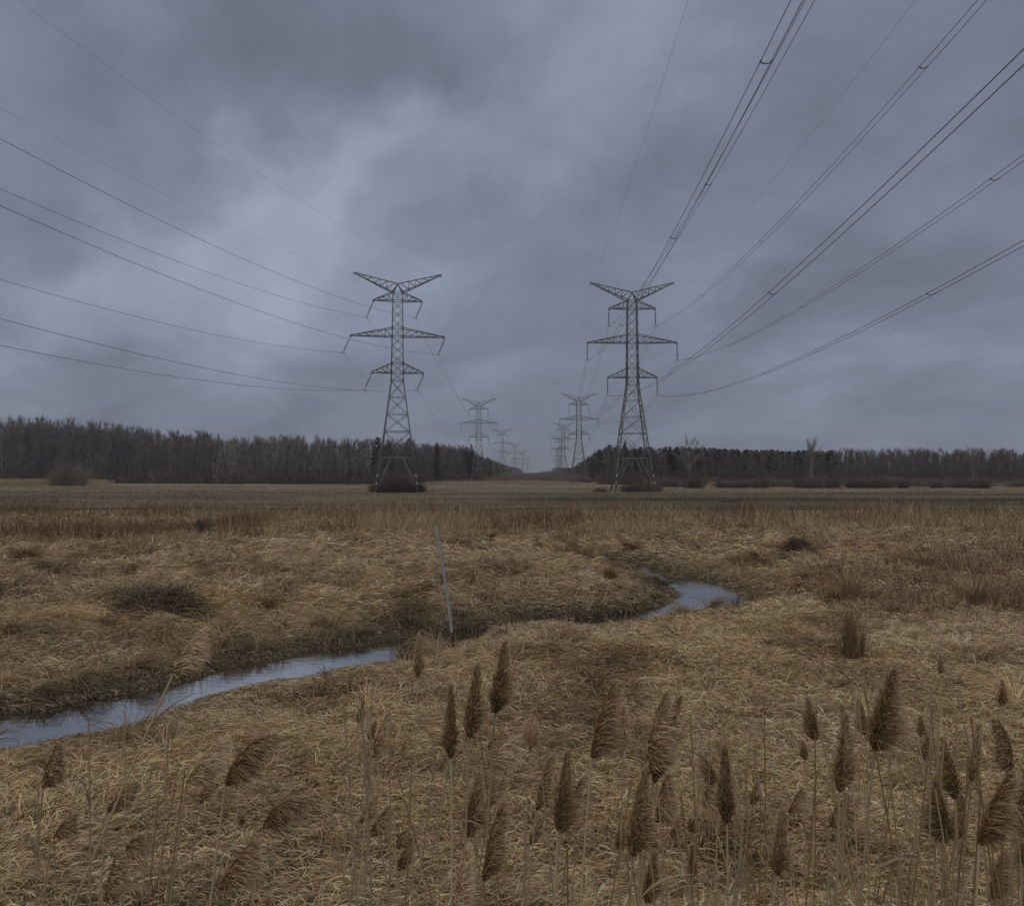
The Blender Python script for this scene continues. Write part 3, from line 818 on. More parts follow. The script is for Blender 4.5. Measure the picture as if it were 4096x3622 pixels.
def wood(spots, name, label, cat):
    """spots: (x, y, height, kind, shade); one mass of far trees"""
    Vs, Fs, Cs, o = [], [], [], 0
    for x, y, H, kd, sh in spots:
        V, Fq, C = kd[rng.integers(0, len(kd))]
        h0 = {id(PB): 18, id(PT): 17, id(PC): 15, id(PS): 5}[id(kd)]
        k = H / h0; a = rng.uniform(0, 6.28); ca, sa = math.cos(a), math.sin(a)
        kx = k * rng.uniform(.85, 1.25)
        W = np.stack([(V[:, 0] * ca - V[:, 1] * sa) * kx + x, (V[:, 0] * sa + V[:, 1] * ca) * kx + y, V[:, 2] * k - .8], 1)
        Vs.append(W); Fs.append(Fq + o); Cs.append(C * sh); o += len(W)
    ob = link(name, mesh_np(name, np.concatenate(Vs), np.concatenate(Fs), M_wood, np.concatenate(Cs)))
    return tag(ob, label, cat, kind='stuff')

def skyline(u, Y, tops):
    v = np.interp(u, tops[0], tops[1]); return max(2.5, CZ + ray(u, v)[1] * Y)
SKY_L = ([-700, 0, 150, 420, 700, 1000, 1200, 1400, 1600, 1750, 1865, 1900, 1945, 2000, 2050, 2100, 2160],
         [1600, 1655, 1672, 1690, 1722, 1742, 1735, 1748, 1752, 1770, 1782, 1797, 1820, 1846, 1862, 1873, 1878])
SKY_R = ([2160, 2230, 2290, 2320, 2345, 2380, 2430, 2500, 2700, 3000, 3400, 4096, 4900],
         [1868, 1866, 1866, 1846, 1828, 1795, 1775, 1786, 1782, 1793, 1800, 1802, 1800])
def build_woods():
    front = [(-900, 400), (0, 395), (450, 370), (900, 345), (1480, 345), (1720, 400), (1880, 455)]
    fu = [p[0] for p in front]; fY = [p[1] for p in front]
    S = []
    for row in range(9):
        u = -800.0
        while u < 1885:
            Y = np.interp(u, fu, fY) + row * 7 + rng.uniform(-3, 3)
            H = skyline(u, Y, SKY_L) * (rng.uniform(.86, 1.08) + .10 * (fbm(u * .012, 3.3, 2) - .5)) * (.72 if row == 0 and rng.random() < .5 else 1)
            pale = (850 < u < 1500) and rng.random() < .6 or (0 < u < 120 and rng.random() < .5)
            kd = PT if pale else PB
            x = ray(u, 1900)[0] * Y
            if rng.random() < .05 and u > 1500: kd = PC
            S.append((x, Y, H, kd, rng.uniform(.75, 1.15)))
            u += rng.uniform(.7, 1.3) * 3.6 * F / Y
    for u in np.arange(-800, 1880, 17.):                       # undergrowth along the front
        Y = np.interp(u, fu, fY) - rng.uniform(-2, 6); S.append((ray(u, 1900)[0] * Y, Y, rng.uniform(3, 6.5), PS, .75))
        for q in (8, 20, 34): S.append((ray(u + rng.uniform(-9, 9), 1900)[0] * (Y + q), Y + q, rng.uniform(6, 10), PS, .7))
        if 380 < u < 1560 and rng.random() < .8: S.append((ray(u + rng.uniform(-9, 9), 1900)[0] * (Y + 2), Y + 2, rng.uniform(5, 10) * (1 if u > 700 else .8), PT if rng.random() < .6 else PS, rng.uniform(.9, 1.25)))
    # left side of the cleared corridor
    Y = 455.
    while Y < 1900:
        for r_ in range(5):
            yy = Y + rng.uniform(-3, 3); x = .03 * yy - 38.5 - r_ * 5 + rng.uniform(-2, 2) + (4 if r_ == 0 else 0)
            u = CX + F * x / yy
            S.append((x, yy, min(skyline(u, yy, SKY_L), 23) * rng.uniform(.8, 1.0), PC if rng.random() < .15 else PB, rng.uniform(.75, 1.1)))
        Y += 5 * (Y / 450) ** 1.1
    wood(S, 'woodland', 'dark bare woodland mass on the left, highest at the left edge', 'woodland')
    S = []
    for row in range(8):
        u = 2425.0 + row * 3
        while u < 4900:
            Y = 335 + 20 * math.sin(u * .004) + row * 7 + rng.uniform(-3, 3)
            H = skyline(u, Y, SKY_R)
            ever = (u < 3330 and rng.random() < (.85 if row in (3, 4, 5) else .25)) and row > 0
            if ever: H *= rng.uniform(1.0, 1.07)
            else: H *= rng.uniform(.88, 1.05) if u < 3330 else rng.uniform(.95, 1.17)
            S.append((ray(u, 1900)[0] * Y, Y, H, PC if ever else PB, rng.uniform(.7, 1.1)))
            u += rng.uniform(.7, 1.3) * 3.4 * F / Y
    for u in np.arange(2440, 4900, 17.):
        Y = 330 + 20 * math.sin(u * .004) - rng.uniform(0, 6); S.append((ray(u, 1900)[0] * Y, Y, rng.uniform(2.5, 5), PS, .75))
        for q in (10, 24, 40): S.append((ray(u + rng.uniform(-9, 9), 1900)[0] * (Y + q), Y + q, rng.uniform(5, 8), PS, .7))
    for i in range(520):                                       # loose scrub before the wood, with gaps
        u = rng.uniform(2620, 4900); Y = rng.uniform(248, 325)
        if fbm(u * .012, Y * .03 + 7, 2) > .40: S.append((ray(u, 1900)[0] * Y, Y, rng.uniform(1.6, 4.6), PS, rng.uniform(.7, 1.05)))
    Y = 400.
    while Y < 1900:
        for r_ in range(5):
            yy = Y + rng.uniform(-3, 3); x = .03 * yy + 34 + r_ * 5 + rng.uniform(-2, 2)
            u = CX + F * x / yy
            S.append((x, yy, min(skyline(u, yy, SKY_R), 20) * rng.uniform(.8, 1.02), PC if rng.random() < .5 else PB, rng.uniform(.7, 1.1)))
        Y += 5 * (Y / 450) ** 1.1
    wood(S, 'woodland', 'dark woodland mass on the right with an even evergreen top line', 'woodland')
    # low brush filling the corridor
    S = []
    for Y in np.geomspace(470, 2400, 60):
        n = 16
        for i in range(n):
            x = .03 * Y + (i / (n - 1) - .5) * 74 + rng.uniform(-2, 2); yy = Y + rng.uniform(-4, 8)
            u = CX + F * x / yy
            top = np.interp(u, [1880, 2050, 2100, 2145, 2180, 2290, 2400], [1880, 1880, 1886, 1884, 1872, 1878, 1865])
            H = min(max(2.0, CZ + ray(u, top)[1] * yy), 12) * rng.uniform(.55, 1.0)
            if yy < 620: H = min(H, rng.uniform(2.5, 5))
            S.append((x, yy, H, PS if H < 7 else PB, rng.uniform(.9, 1.35)))
    wood(S, 'brushwood', 'low russet brush filling the cleared strip under the far pylons', 'brushwood')
build_woods()

# trees one can tell apart
g = np.random.default_rng(5)
def lone(u, vtop, Y, label, spread=4.5, n=420, col=(.24, .215, .195), upright=.75, trunk=.22, name='bare_tree', group=None):
    H = CZ + ray(u, vtop)[1] * Y
    ge = bare_tree_geo(H, spread, n, col, g, trunk, upright, .05, .45)
    put_tree(name, ge, (ray(u, 1900)[0] * Y, Y, -.1), label, 'tree', group, 4)
lone(2760, 1750, 232, 'bare pale crowned tree rising above the right wood, nearest the right pylon', 7.5, 700, (.30, .28, .26), .62, .16)
lone(3245, 1758, 235, 'bare pale crowned tree rising midway along the right wood', 6.5, 700, (.30, .28, .26), .75, .14)
lone(3895, 1790, 228, 'bare forked tree before the right wood near the right edge', 4.6, 420, (.24, .215, .195), .75, .24)
lone(3035, 1810, 235, 'slim bare tree before the right wood, between the two pale crowned trees', 3, 260, (.15, .125, .11), .9, .16)
lone(1255, 1715, 352, 'tall bare tree topping the left wood, left of the near left pylon', 4.0, 420, (.34, .31, .28), .95, .2)
lone(486, 1672, 378, 'bare tree poking above the left wood, above its left third', 3.6, 380, (.34, .31, .28), .9, .2)
for i, (u, v, Y) in enumerate(((1885, 1768, 448), (1748, 1765, 396), (2500, 1758, 330))):
    H = CZ + ray(u, v)[1] * Y; ge = conifer_geo(H, 2.6, 320, rg=g)
    put_tree('spruce_tree', ge, (ray(u, 1900)[0] * Y, Y, -.1),
             ('dark pointed evergreen at the right end of the left wood', 'dark evergreen tip just right of the near left pylon',
              'dark evergreen behind the legs of the near right pylon')[i], 'tree', None, 1)
for i in range(34):                                       # pale trunks in the front of the left wood
    u = 860 + i * 17.5 + g.uniform(-14, 14); Y = 341 + g.uniform(-3, 5)
    ge = bare_tree_geo(g.uniform(7, 15.5), 2.8, 240, tuple(np.array((.30, .265, .22)) * g.uniform(.6, 1.15)), g, .14, 1.2, .06, .3)
    put_tree('poplar_tree', ge, (ray(u, 1900)[0] * Y, Y, -.1), 'slender pale barked young tree in the front row of the left wood',
             'tree', 'slender pale trees fronting the left wood', 4)
def shrub(u, vb, vt, wpx, label, n, col, Y=None, name='bare_shrub', tw=.05, group=None, spread=1.0, flat=1.0):
    if Y is None: Y = on(u, vb, 0).y
    rad = wpx / 2 / F * Y; H = (vb - vt) / F * Y
    ge = []; m_ = int(g.integers(3, 6))
    for i_ in range(m_):
        f_ = g.uniform(.4, .75); ox = (i_ / (m_ - 1) * 2 - 1) * rad * (1 - f_ * .8) * g.uniform(.7, 1.1); oy = g.uniform(-.4, .4) * rad * flat
        hk = H * g.uniform(.75, 1.4) * (1 - .3 * abs(ox / rad))
        for V, Fq, C in bush_geo(rad * f_, hk, int(n / m_ * 1.2), tuple(np.array(col) * g.uniform(.8, 1.2)), g, tw, spread * 1.2, flat):
            ge.append((V + np.array([ox, oy, 0]), Fq, C))
    V, Fq, C = merge(ge)
    o = link(name, mesh_np(name, V, Fq, M_wood, C), None, (ray(u, 1900)[0] * Y, Y, -.05))
    return tag(o, label, 'shrub', group)
shrub(1590, 1971, 1902, 215, 'wide dark brown thicket round the feet of the near left pylon', 3600, (.17, .13, .112), 171, tw=.06)
shrub(2560, 1968, 1925, 180, 'low dark brown thicket between the legs of the near right pylon', 1500, (.17, .13, .112), 179, tw=.05)
shrub(2400, 1972, 1950, 60, 'small russet clump left of the near right pylon', 500, (.28, .19, .12), 174)
shrub(272, 1945, 1850, 135, 'pale grey brown willow bush standing before the left wood', 2600, (.27, .225, .18), 275, 'willow_bush', .06, spread=.3)
BUSH = ['dark bush under the pale crowned tree nearest the right pylon', 'dark bush right of the one under that pale tree', 'small dark bush between the first pale tree and the slim tree',
        'dark bush at the foot of the slim bare tree', 'dark bush just left under the midway pale crowned tree', 'dark bush just right under the midway pale crowned tree',
        'wide dark bush a little right of the midway pale tree', 'narrow dark bush right of that wide bush', 'dark bush halfway from the midway pale tree to the forked tree',
        'broad dark bush before the wood, right of the halfway one', 'smallest low bush, left of the forked tree by two gaps', 'tiny low bush nearest the forked tree on its left',
        'big dark bush at the left foot of the forked tree', 'dark bush at the right foot of the forked tree']
for i, (u, vt, w) in enumerate(((2775, 1905, 70), (2905, 1915, 60), (2965, 1918, 50), (3040, 1912, 70), (3205, 1918, 50), (3250, 1912, 60), (3325, 1905, 70),
                                (3415, 1914, 45), (3475, 1908, 60), (3530, 1915, 70), (3610, 1925, 40), (3745, 1922, 35), (3850, 1908, 90), (3920, 1912, 70))):
    shrub(u, 1953, vt - g.uniform(0, 22), w * g.uniform(.9, 1.5), BUSH[i], 520, (.16, .13, .115), 228 + g.uniform(-4, 4), tw=.07,
          group='dark bushes in a row before the right wood')
for i, (u, w, lb) in enumerate(((1860, 90, 'dark bush at the left foot of the second left pylon'), (1935, 80, 'dark bush at the right foot of the second left pylon'),
                                (2015, 70, 'low dark bush between the second left pylon and the gap'), (2285, 50, 'dark bush at the left foot of the second right pylon'),
                                (2345, 50, 'dark bush at the right foot of the second right pylon'))):
    shrub(u, 1936, 1912, w, lb, 420, (.18, .14, .12), 400, tw=.1)
# heaps of dead brush and single tufts in the marsh
def heap(u, vb, vt, wpx, label, n, col, name='brush_heap', up=.35):
    p = on(u, vb, -.05); Y = p.y; rad = wpx / 2 / F * Y; H = (vb - vt) / F * Y
    a = g.uniform(0, 6.28, n); r = np.sqrt(g.random(n)) * rad; x = np.cos(a) * r; y = np.sin(a) * r * .7
    z = H * .92 * (1 - (r / rad) ** 2) * g.random(n) ** .5
    z0 = height(x + p.x, y + p.y)
    P = blades(x, y, z + z0, g.uniform(0, 6.28, n), g.normal(up, .5, n), np.full(n, .55) * g.uniform(.4, 1.2, n), np.full(n, .016),
               np.array([col]) * g.uniform(.6, 1.4, (n, 1)), k=4, droop=.9)
    o = link(name, mesh_np(name, *P[:2], M_straw, P[2]), None, (p.x, p.y, 0)); return tag(o, label, 'brush heap')
heap(640, 2490, 2395, 330, 'low dark grey heap of dead brush on the far left bank', 4200, (.26, .20, .13))
heap(3190, 2245, 2182, 120, 'dark rounded brush heap in the marsh right of the stream bend', 1600, (.17, .125, .085))
heap(810, 2160, 2100, 105, 'dark rounded dead bush in the weed band on the left', 1500, (.2, .145, .11), up=.8)
def tuft(u, vb, hpx, wpx, label, n=260, col=(.25, .17, .09), droop=1.0, up=1.25, name='grass_tussock', group='separate grass tussocks in the marsh'):
    p = on(u, vb, -.1); z0 = float(height([p.x], [p.y])[0]); Y = p.y; s = 1 / F * Y
    a = g.uniform(0, 6.28, n); r = g.random(n) * wpx * s * .18
    col = tuple(c * 1.5 for c in col)
    ge = blades(np.cos(a) * r, np.sin(a) * r, np.zeros(n), a + g.normal(0, .4, n), np.clip(g.normal(up, .22, n), .2, 1.55), np.full(n, hpx * s) * g.uniform(.6, 1.35, n),
                np.full(n, .005 + .0007 * Y), np.array([col]) * g.uniform(.6, 1.35, (n, 1)), k=5, droop=droop)
    o = link(name, mesh_np(name, *ge[:2], M_straw, ge[2]), None, (p.x, p.y, z0 - .03)); return tag(o, label, 'grass tussock', group)
TUFTS = [(1160, 2320, 60, 60, 'small tussock on the far bank left of the pole', (.24, .16, .09)),
 (1300, 2300, 45, 50, 'low round tussock nearest the pole on its left', (.24, .17, .10)),
 (1060, 2470, 90, 110, 'round golden brown tussock right of the grey brush heap', (.27, .18, .09)),
 (1360, 2400, 90, 130, 'drooping tussock midway between the brush heap and the pole', (.27, .19, .11)),
 (2440, 2335, 60, 70, 'pointed tussock on top of the bank beside the stream bend', (.21, .14, .08)),
 (2330, 2225, 55, 130, 'dark tussock on the bank behind the stream bend', (.2, .135, .075)),
 (2530, 2195, 50, 120, 'brown tussock on the rise above the upper stream', (.22, .145, .08)),
 (3210, 2150, 45, 60, 'pale tussock behind the dark brush heap', (.3, .21, .12)),
 (3130, 2235, 55, 60, 'small tan tussock touching the left of the dark brush heap', (.3, .2, .11)),
 (3400, 2420, 150, 130, 'tall sparse tussock right of the stream bend', (.30, .22, .13)),
 (3340, 2430, 70, 130, 'dark low tussock under the tall sparse one', (.17, .11, .06)),
 (3900, 2440, 140, 140, 'fan shaped twiggy tussock near the right edge', (.29, .215, .13)),
 (3700, 2300, 90, 120, 'pale upright tussock among the russet weeds', (.31, .225, .13)),
 (3560, 2480, 80, 120, 'tan tussock in front of the russet weeds', (.28, .2, .115)),
 (440, 2560, 60, 110, 'golden tussock below the grey brush heap', (.3, .21, .11)),
 (60, 2600, 90, 240, 'broad combed tussock at the left edge above the water', (.3, .215, .115)),
 (1440, 2440, 50, 90, 'dark tuft beside the pole, left of its middle', (.2, .14, .085)),
 (1560, 2330, 50, 90, 'low tuft on the far bank left of the pole top', (.28, .2, .12)),
 (1960, 2320, 50, 110, 'brown tuft on the far bank right of the pole', (.2, .135, .08)),
 (2090, 2330, 60, 120, 'bushy brown tuft midway between pole and stream bend', (.2, .135, .08)),
 (100, 2270, 90, 170, 'dark hollow tussock at the left edge below the weed band', (.25, .17, .09))]
for u, v, h_, w_, lb, c in TUFTS: tuft(u, v, h_, w_, lb, 300, c, .8 if 'tall' in lb or 'fan' in lb or 'upright' in lb or 'pointed' in lb else 1.7, 1.4 if 'tall' in lb or 'pointed' in lb else 1.15)
tuft(3400, 2690, 190, 110, 'dense upright clump of brown stems standing alone in the right foreground', 420, (.17, .115, .06), .12, 1.5, 'stem_clump', None)
tuft(3455, 2680, 140, 60, 'thinner upright stem clump right beside the dense one', 90, (.22, .155, .09), .12, 1.5, 'stem_clump', None)
tuft(1300, 2672, 70, 90, 'dark sprig of bent stems at the near waterline', 26, (.09, .07, .05), .9, 1.2, 'bent_stems', None)
tuft(2945, 2412, 90, 90, 'dark upright stems at the right end of the stream bend', 30, (.10, .075, .055), .3, 1.4, 'bent_stems', None)
tuft(400, 2905, 50, 60, 'small pale sprig at the near waterline on the left', 40, (.26, .19, .11), .8, 1.3, 'bent_stems', None)


# ------------------------------------------------------------------ reeds in the foreground
PLUME_DK = np.array([.21, .12, .05]); PLUME_MD = np.array([.48, .325, .17]); PLUME_LT = np.array([.82, .65, .43])
g = np.random.default_rng(21)
def make_reed(u0, v0, u1, v1, wpx, tone, style, label, lean=None, D=None, group=None):
    """(u0,v0) foot of the plume, (u1,v1) its tip, both as bearings; tone 0 dark .. 1 pale; the reed is rooted in the ground below"""
    u0, v0, u1, v1, wpx = (q * 2.005 for q in (u0, v0, u1, v1, wpx))
    Lpx = math.hypot(u1 - u0, v1 - v0)
    if D is None: D = min(6.6, max(3.0, .27 * F / Lpx * (1.0 if Lpx > 120 else .8)))
    A = at(u0, v0, D); B = at(u1, v1, D + g.uniform(-.05, .05)); Wd = 1.15 * wpx / F * D
    side = 1 if u1 >= u0 else -1
    if lean is None: lean = (-.22 if side > 0 else .1) + g.uniform(-.08, .08)
    zf = float(height([A.x + lean * A.z * .35], [D])[0])
    foot = Vector((A.x + lean * A.z * .45, D + g.uniform(-.1, .3), zf - .02))
    root = empty('reed', tuple(foot)); tag(root, label, 'reed', group)
    O = np.array(foot); a = np.array(A) - O; b = np.array(B) - O
    # stem bends gently into the plume
    ax = b - a; ln = np.linalg.norm(ax)
    droopy = style in ('arch', 'flag')
    t = np.linspace(0, 1, 14)[:, None]
    ctrl = a * .62 + np.array([-.02 * side, 0, .05])
    P = (1 - t) ** 2 * 0 + 2 * t * (1 - t) * ctrl + t ** 2 * a
    V, Fq = tube(P, .0043, 6)
    nodes = [tube(np.array([P[i] - [0, 0, .006], P[i] + [0, 0, .006]]), .0052, 6) for i in (3, 6, 9)]
    C = np.repeat(np.array([[.54, .43, .26]]) * g.uniform(.65, 1.1), len(V), 0)
    geo = [(V, Fq, C)] + [(v_, f_, np.repeat(np.array([[.30, .22, .12]]), len(v_), 0)) for v_, f_ in nodes]
    link('stem', mesh_np('stem', *merge(geo)[:2], M_straw, merge(geo)[2], True), root)
    # dry leaf sheaths hanging from the stem
    nl = int(g.integers(2, 5)); q = g.uniform(.35, .9, nl); LP = []
    for qq in q:
        p = 2 * qq * (1 - qq) * ctrl + qq ** 2 * a; an = g.uniform(-.6, .6) + (0 if g.random() < .7 else 3.1); L = g.uniform(.12, .32)
        s = np.linspace(0, 1, 5); el = g.uniform(.3, 1.2) - s * g.uniform(.8, 2.2)
        st = np.stack([np.cos(el) * math.cos(an), np.cos(el) * math.sin(an), np.sin(el)], 1) * L / 4
        LP.append(p + np.concatenate([[[0, 0, 0]], np.cumsum(st[:-1], 0)]))
    for lp in LP:
        sd = norm(g.normal(0, 1, (1, 3)) * [.3, 1, 1])
        ge = ribbon_geo(np.array([lp]), sd[:, None] * (.0045 * np.array([.8, 1.2, 1, .7, .1]))[None, :, None], np.array([[.44, .34, .21]]) * g.uniform(.6, 1.1))
        link('leaf', mesh_np('leaf', *ge[:2], M_straw, ge[2]), root)
    # plume: axis curve, then many hair branches
    k = 12; s = np.linspace(0, 1, k)[:, None]
    sag_ = {'arch': .30, 'flag': .12, 'fan': .03, 'spike': .02, 'cup': 0, 'lean': .1}[style]
    mid = (a + b) / 2 + np.array([-side * sag_ * ln * .55, 0, sag_ * ln * .8])
    if style == 'arch': mid = a + (b - a) * .4 + np.array([-side * .10 * ln, 0, .34 * ln])
    ax_ = (1 - s) ** 2 * a + 2 * s * (1 - s) * mid + s ** 2 * b
    geo = []
    V, Fq = tube(ax_, .0022, 4); geo.append((V, Fq, np.repeat(PLUME_DK[None] * 1.1, len(V), 0)))
    side_w = {'arch': 1.5, 'flag': 1.6, 'fan': .8, 'spike': .45, 'cup': 0, 'lean': 1.1}[style]
    wind = norm(np.array([side * 1.0, .15, -.05]))
    def hairs(n, core):
        f = g.random(n) ** 1.2 * .97
        if style == 'cup': f = g.random(n) * .45
        q = f * (k - 1); q0 = np.minimum(q.astype(int), k - 2)
        Ob = ax_[q0] + (ax_[q0 + 1] - ax_[q0]) * (q - q0)[:, None]
        T = norm(ax_[q0 + 1] - ax_[q0])
        rad = g.normal(0, 1, (n, 3)); rad -= (rad * T).sum(1)[:, None] * T; rad = norm(rad)
        D0 = norm(rad + wind * side_w + g.normal(0, .3, (n, 3)))
        env = (.35 + .65 * sstep(0, .16, f)) * (1 - f) ** (.7 if droopy else 1.0) + .05
        clump = vnoise(f * 15 + u0, rad[:, 0] * 1.6 + v0)
        lum = vnoise(f * 24 + v0, rad[:, 0] * 2.0 + u0)
        if core: out = Wd * env * g.uniform(.03, .60, n); al = ln * g.uniform(.04, .15, n)
        else: out = Wd * env * g.uniform(.35, 1.05, n) * (.4 + .9 * clump) * (.85 if style == 'arch' else 1); al = ln * g.uniform(.08, .24, n)
        al = al * (1.1 - .4 * f)
        if style == 'cup': al = ln * g.uniform(.45, .75, n); out *= .8
        m = 5; ss = np.linspace(0, 1, m)
        hang = np.array([.2 * side, 0, -1.]) * (.5 if style == 'arch' else .35 if style == 'flag' else .15)
        H = Ob[:, None] + T[:, None] * (al[:, None] * ss)[..., None] + D0[:, None] * (out[:, None] * ss ** .9)[..., None] + hang * (out[:, None] * ss ** 2)[..., None]
        H[:, 1:] += g.normal(0, .0028, (n, m - 1, 3)) + (g.normal(0, .004, (n, 1, 3)) * ss[None, 1:, None])
        sd = norm(np.cross(H[:, -1] - H[:, 0], g.normal(0, 1, (n, 3))))
        wv = (.0019 if core else .0010) * (D / 3.2) * np.array([1.3, 1.5, 1.4, 1.1, .4])
        tt = np.clip(tone + .08 + g.normal(0, .14, n) + .5 * (lum - .5) - .35 * (1 - f) ** 2 - (.22 if core else -.08), 0, 1)
        base = np.where(tt[:, None] < .5, PLUME_DK + (PLUME_MD - PLUME_DK) * (tt * 2)[:, None], PLUME_MD + (PLUME_LT - PLUME_MD) * (tt * 2 - 1)[:, None])
        tip = base * .45 + PLUME_LT * (.42 + .3 * tone)
        Cc = base[:, None] + (tip - base)[:, None] * (ss[None, :, None] ** 1.6 * (.3 if core else .9))
        return ribbon_geo(H, sd[:, None] * wv[None, :, None], Cc)
    nn = min(1.0, Wd / .09)
    geo.append(hairs(int(700 + 2000 * nn), True)); geo.append(hairs(int(600 + 1500 * nn), False))
    V, Fq, C = merge(geo)
    link('plume', mesh_np('plume', V, Fq, M_plume, C), root)
    return root

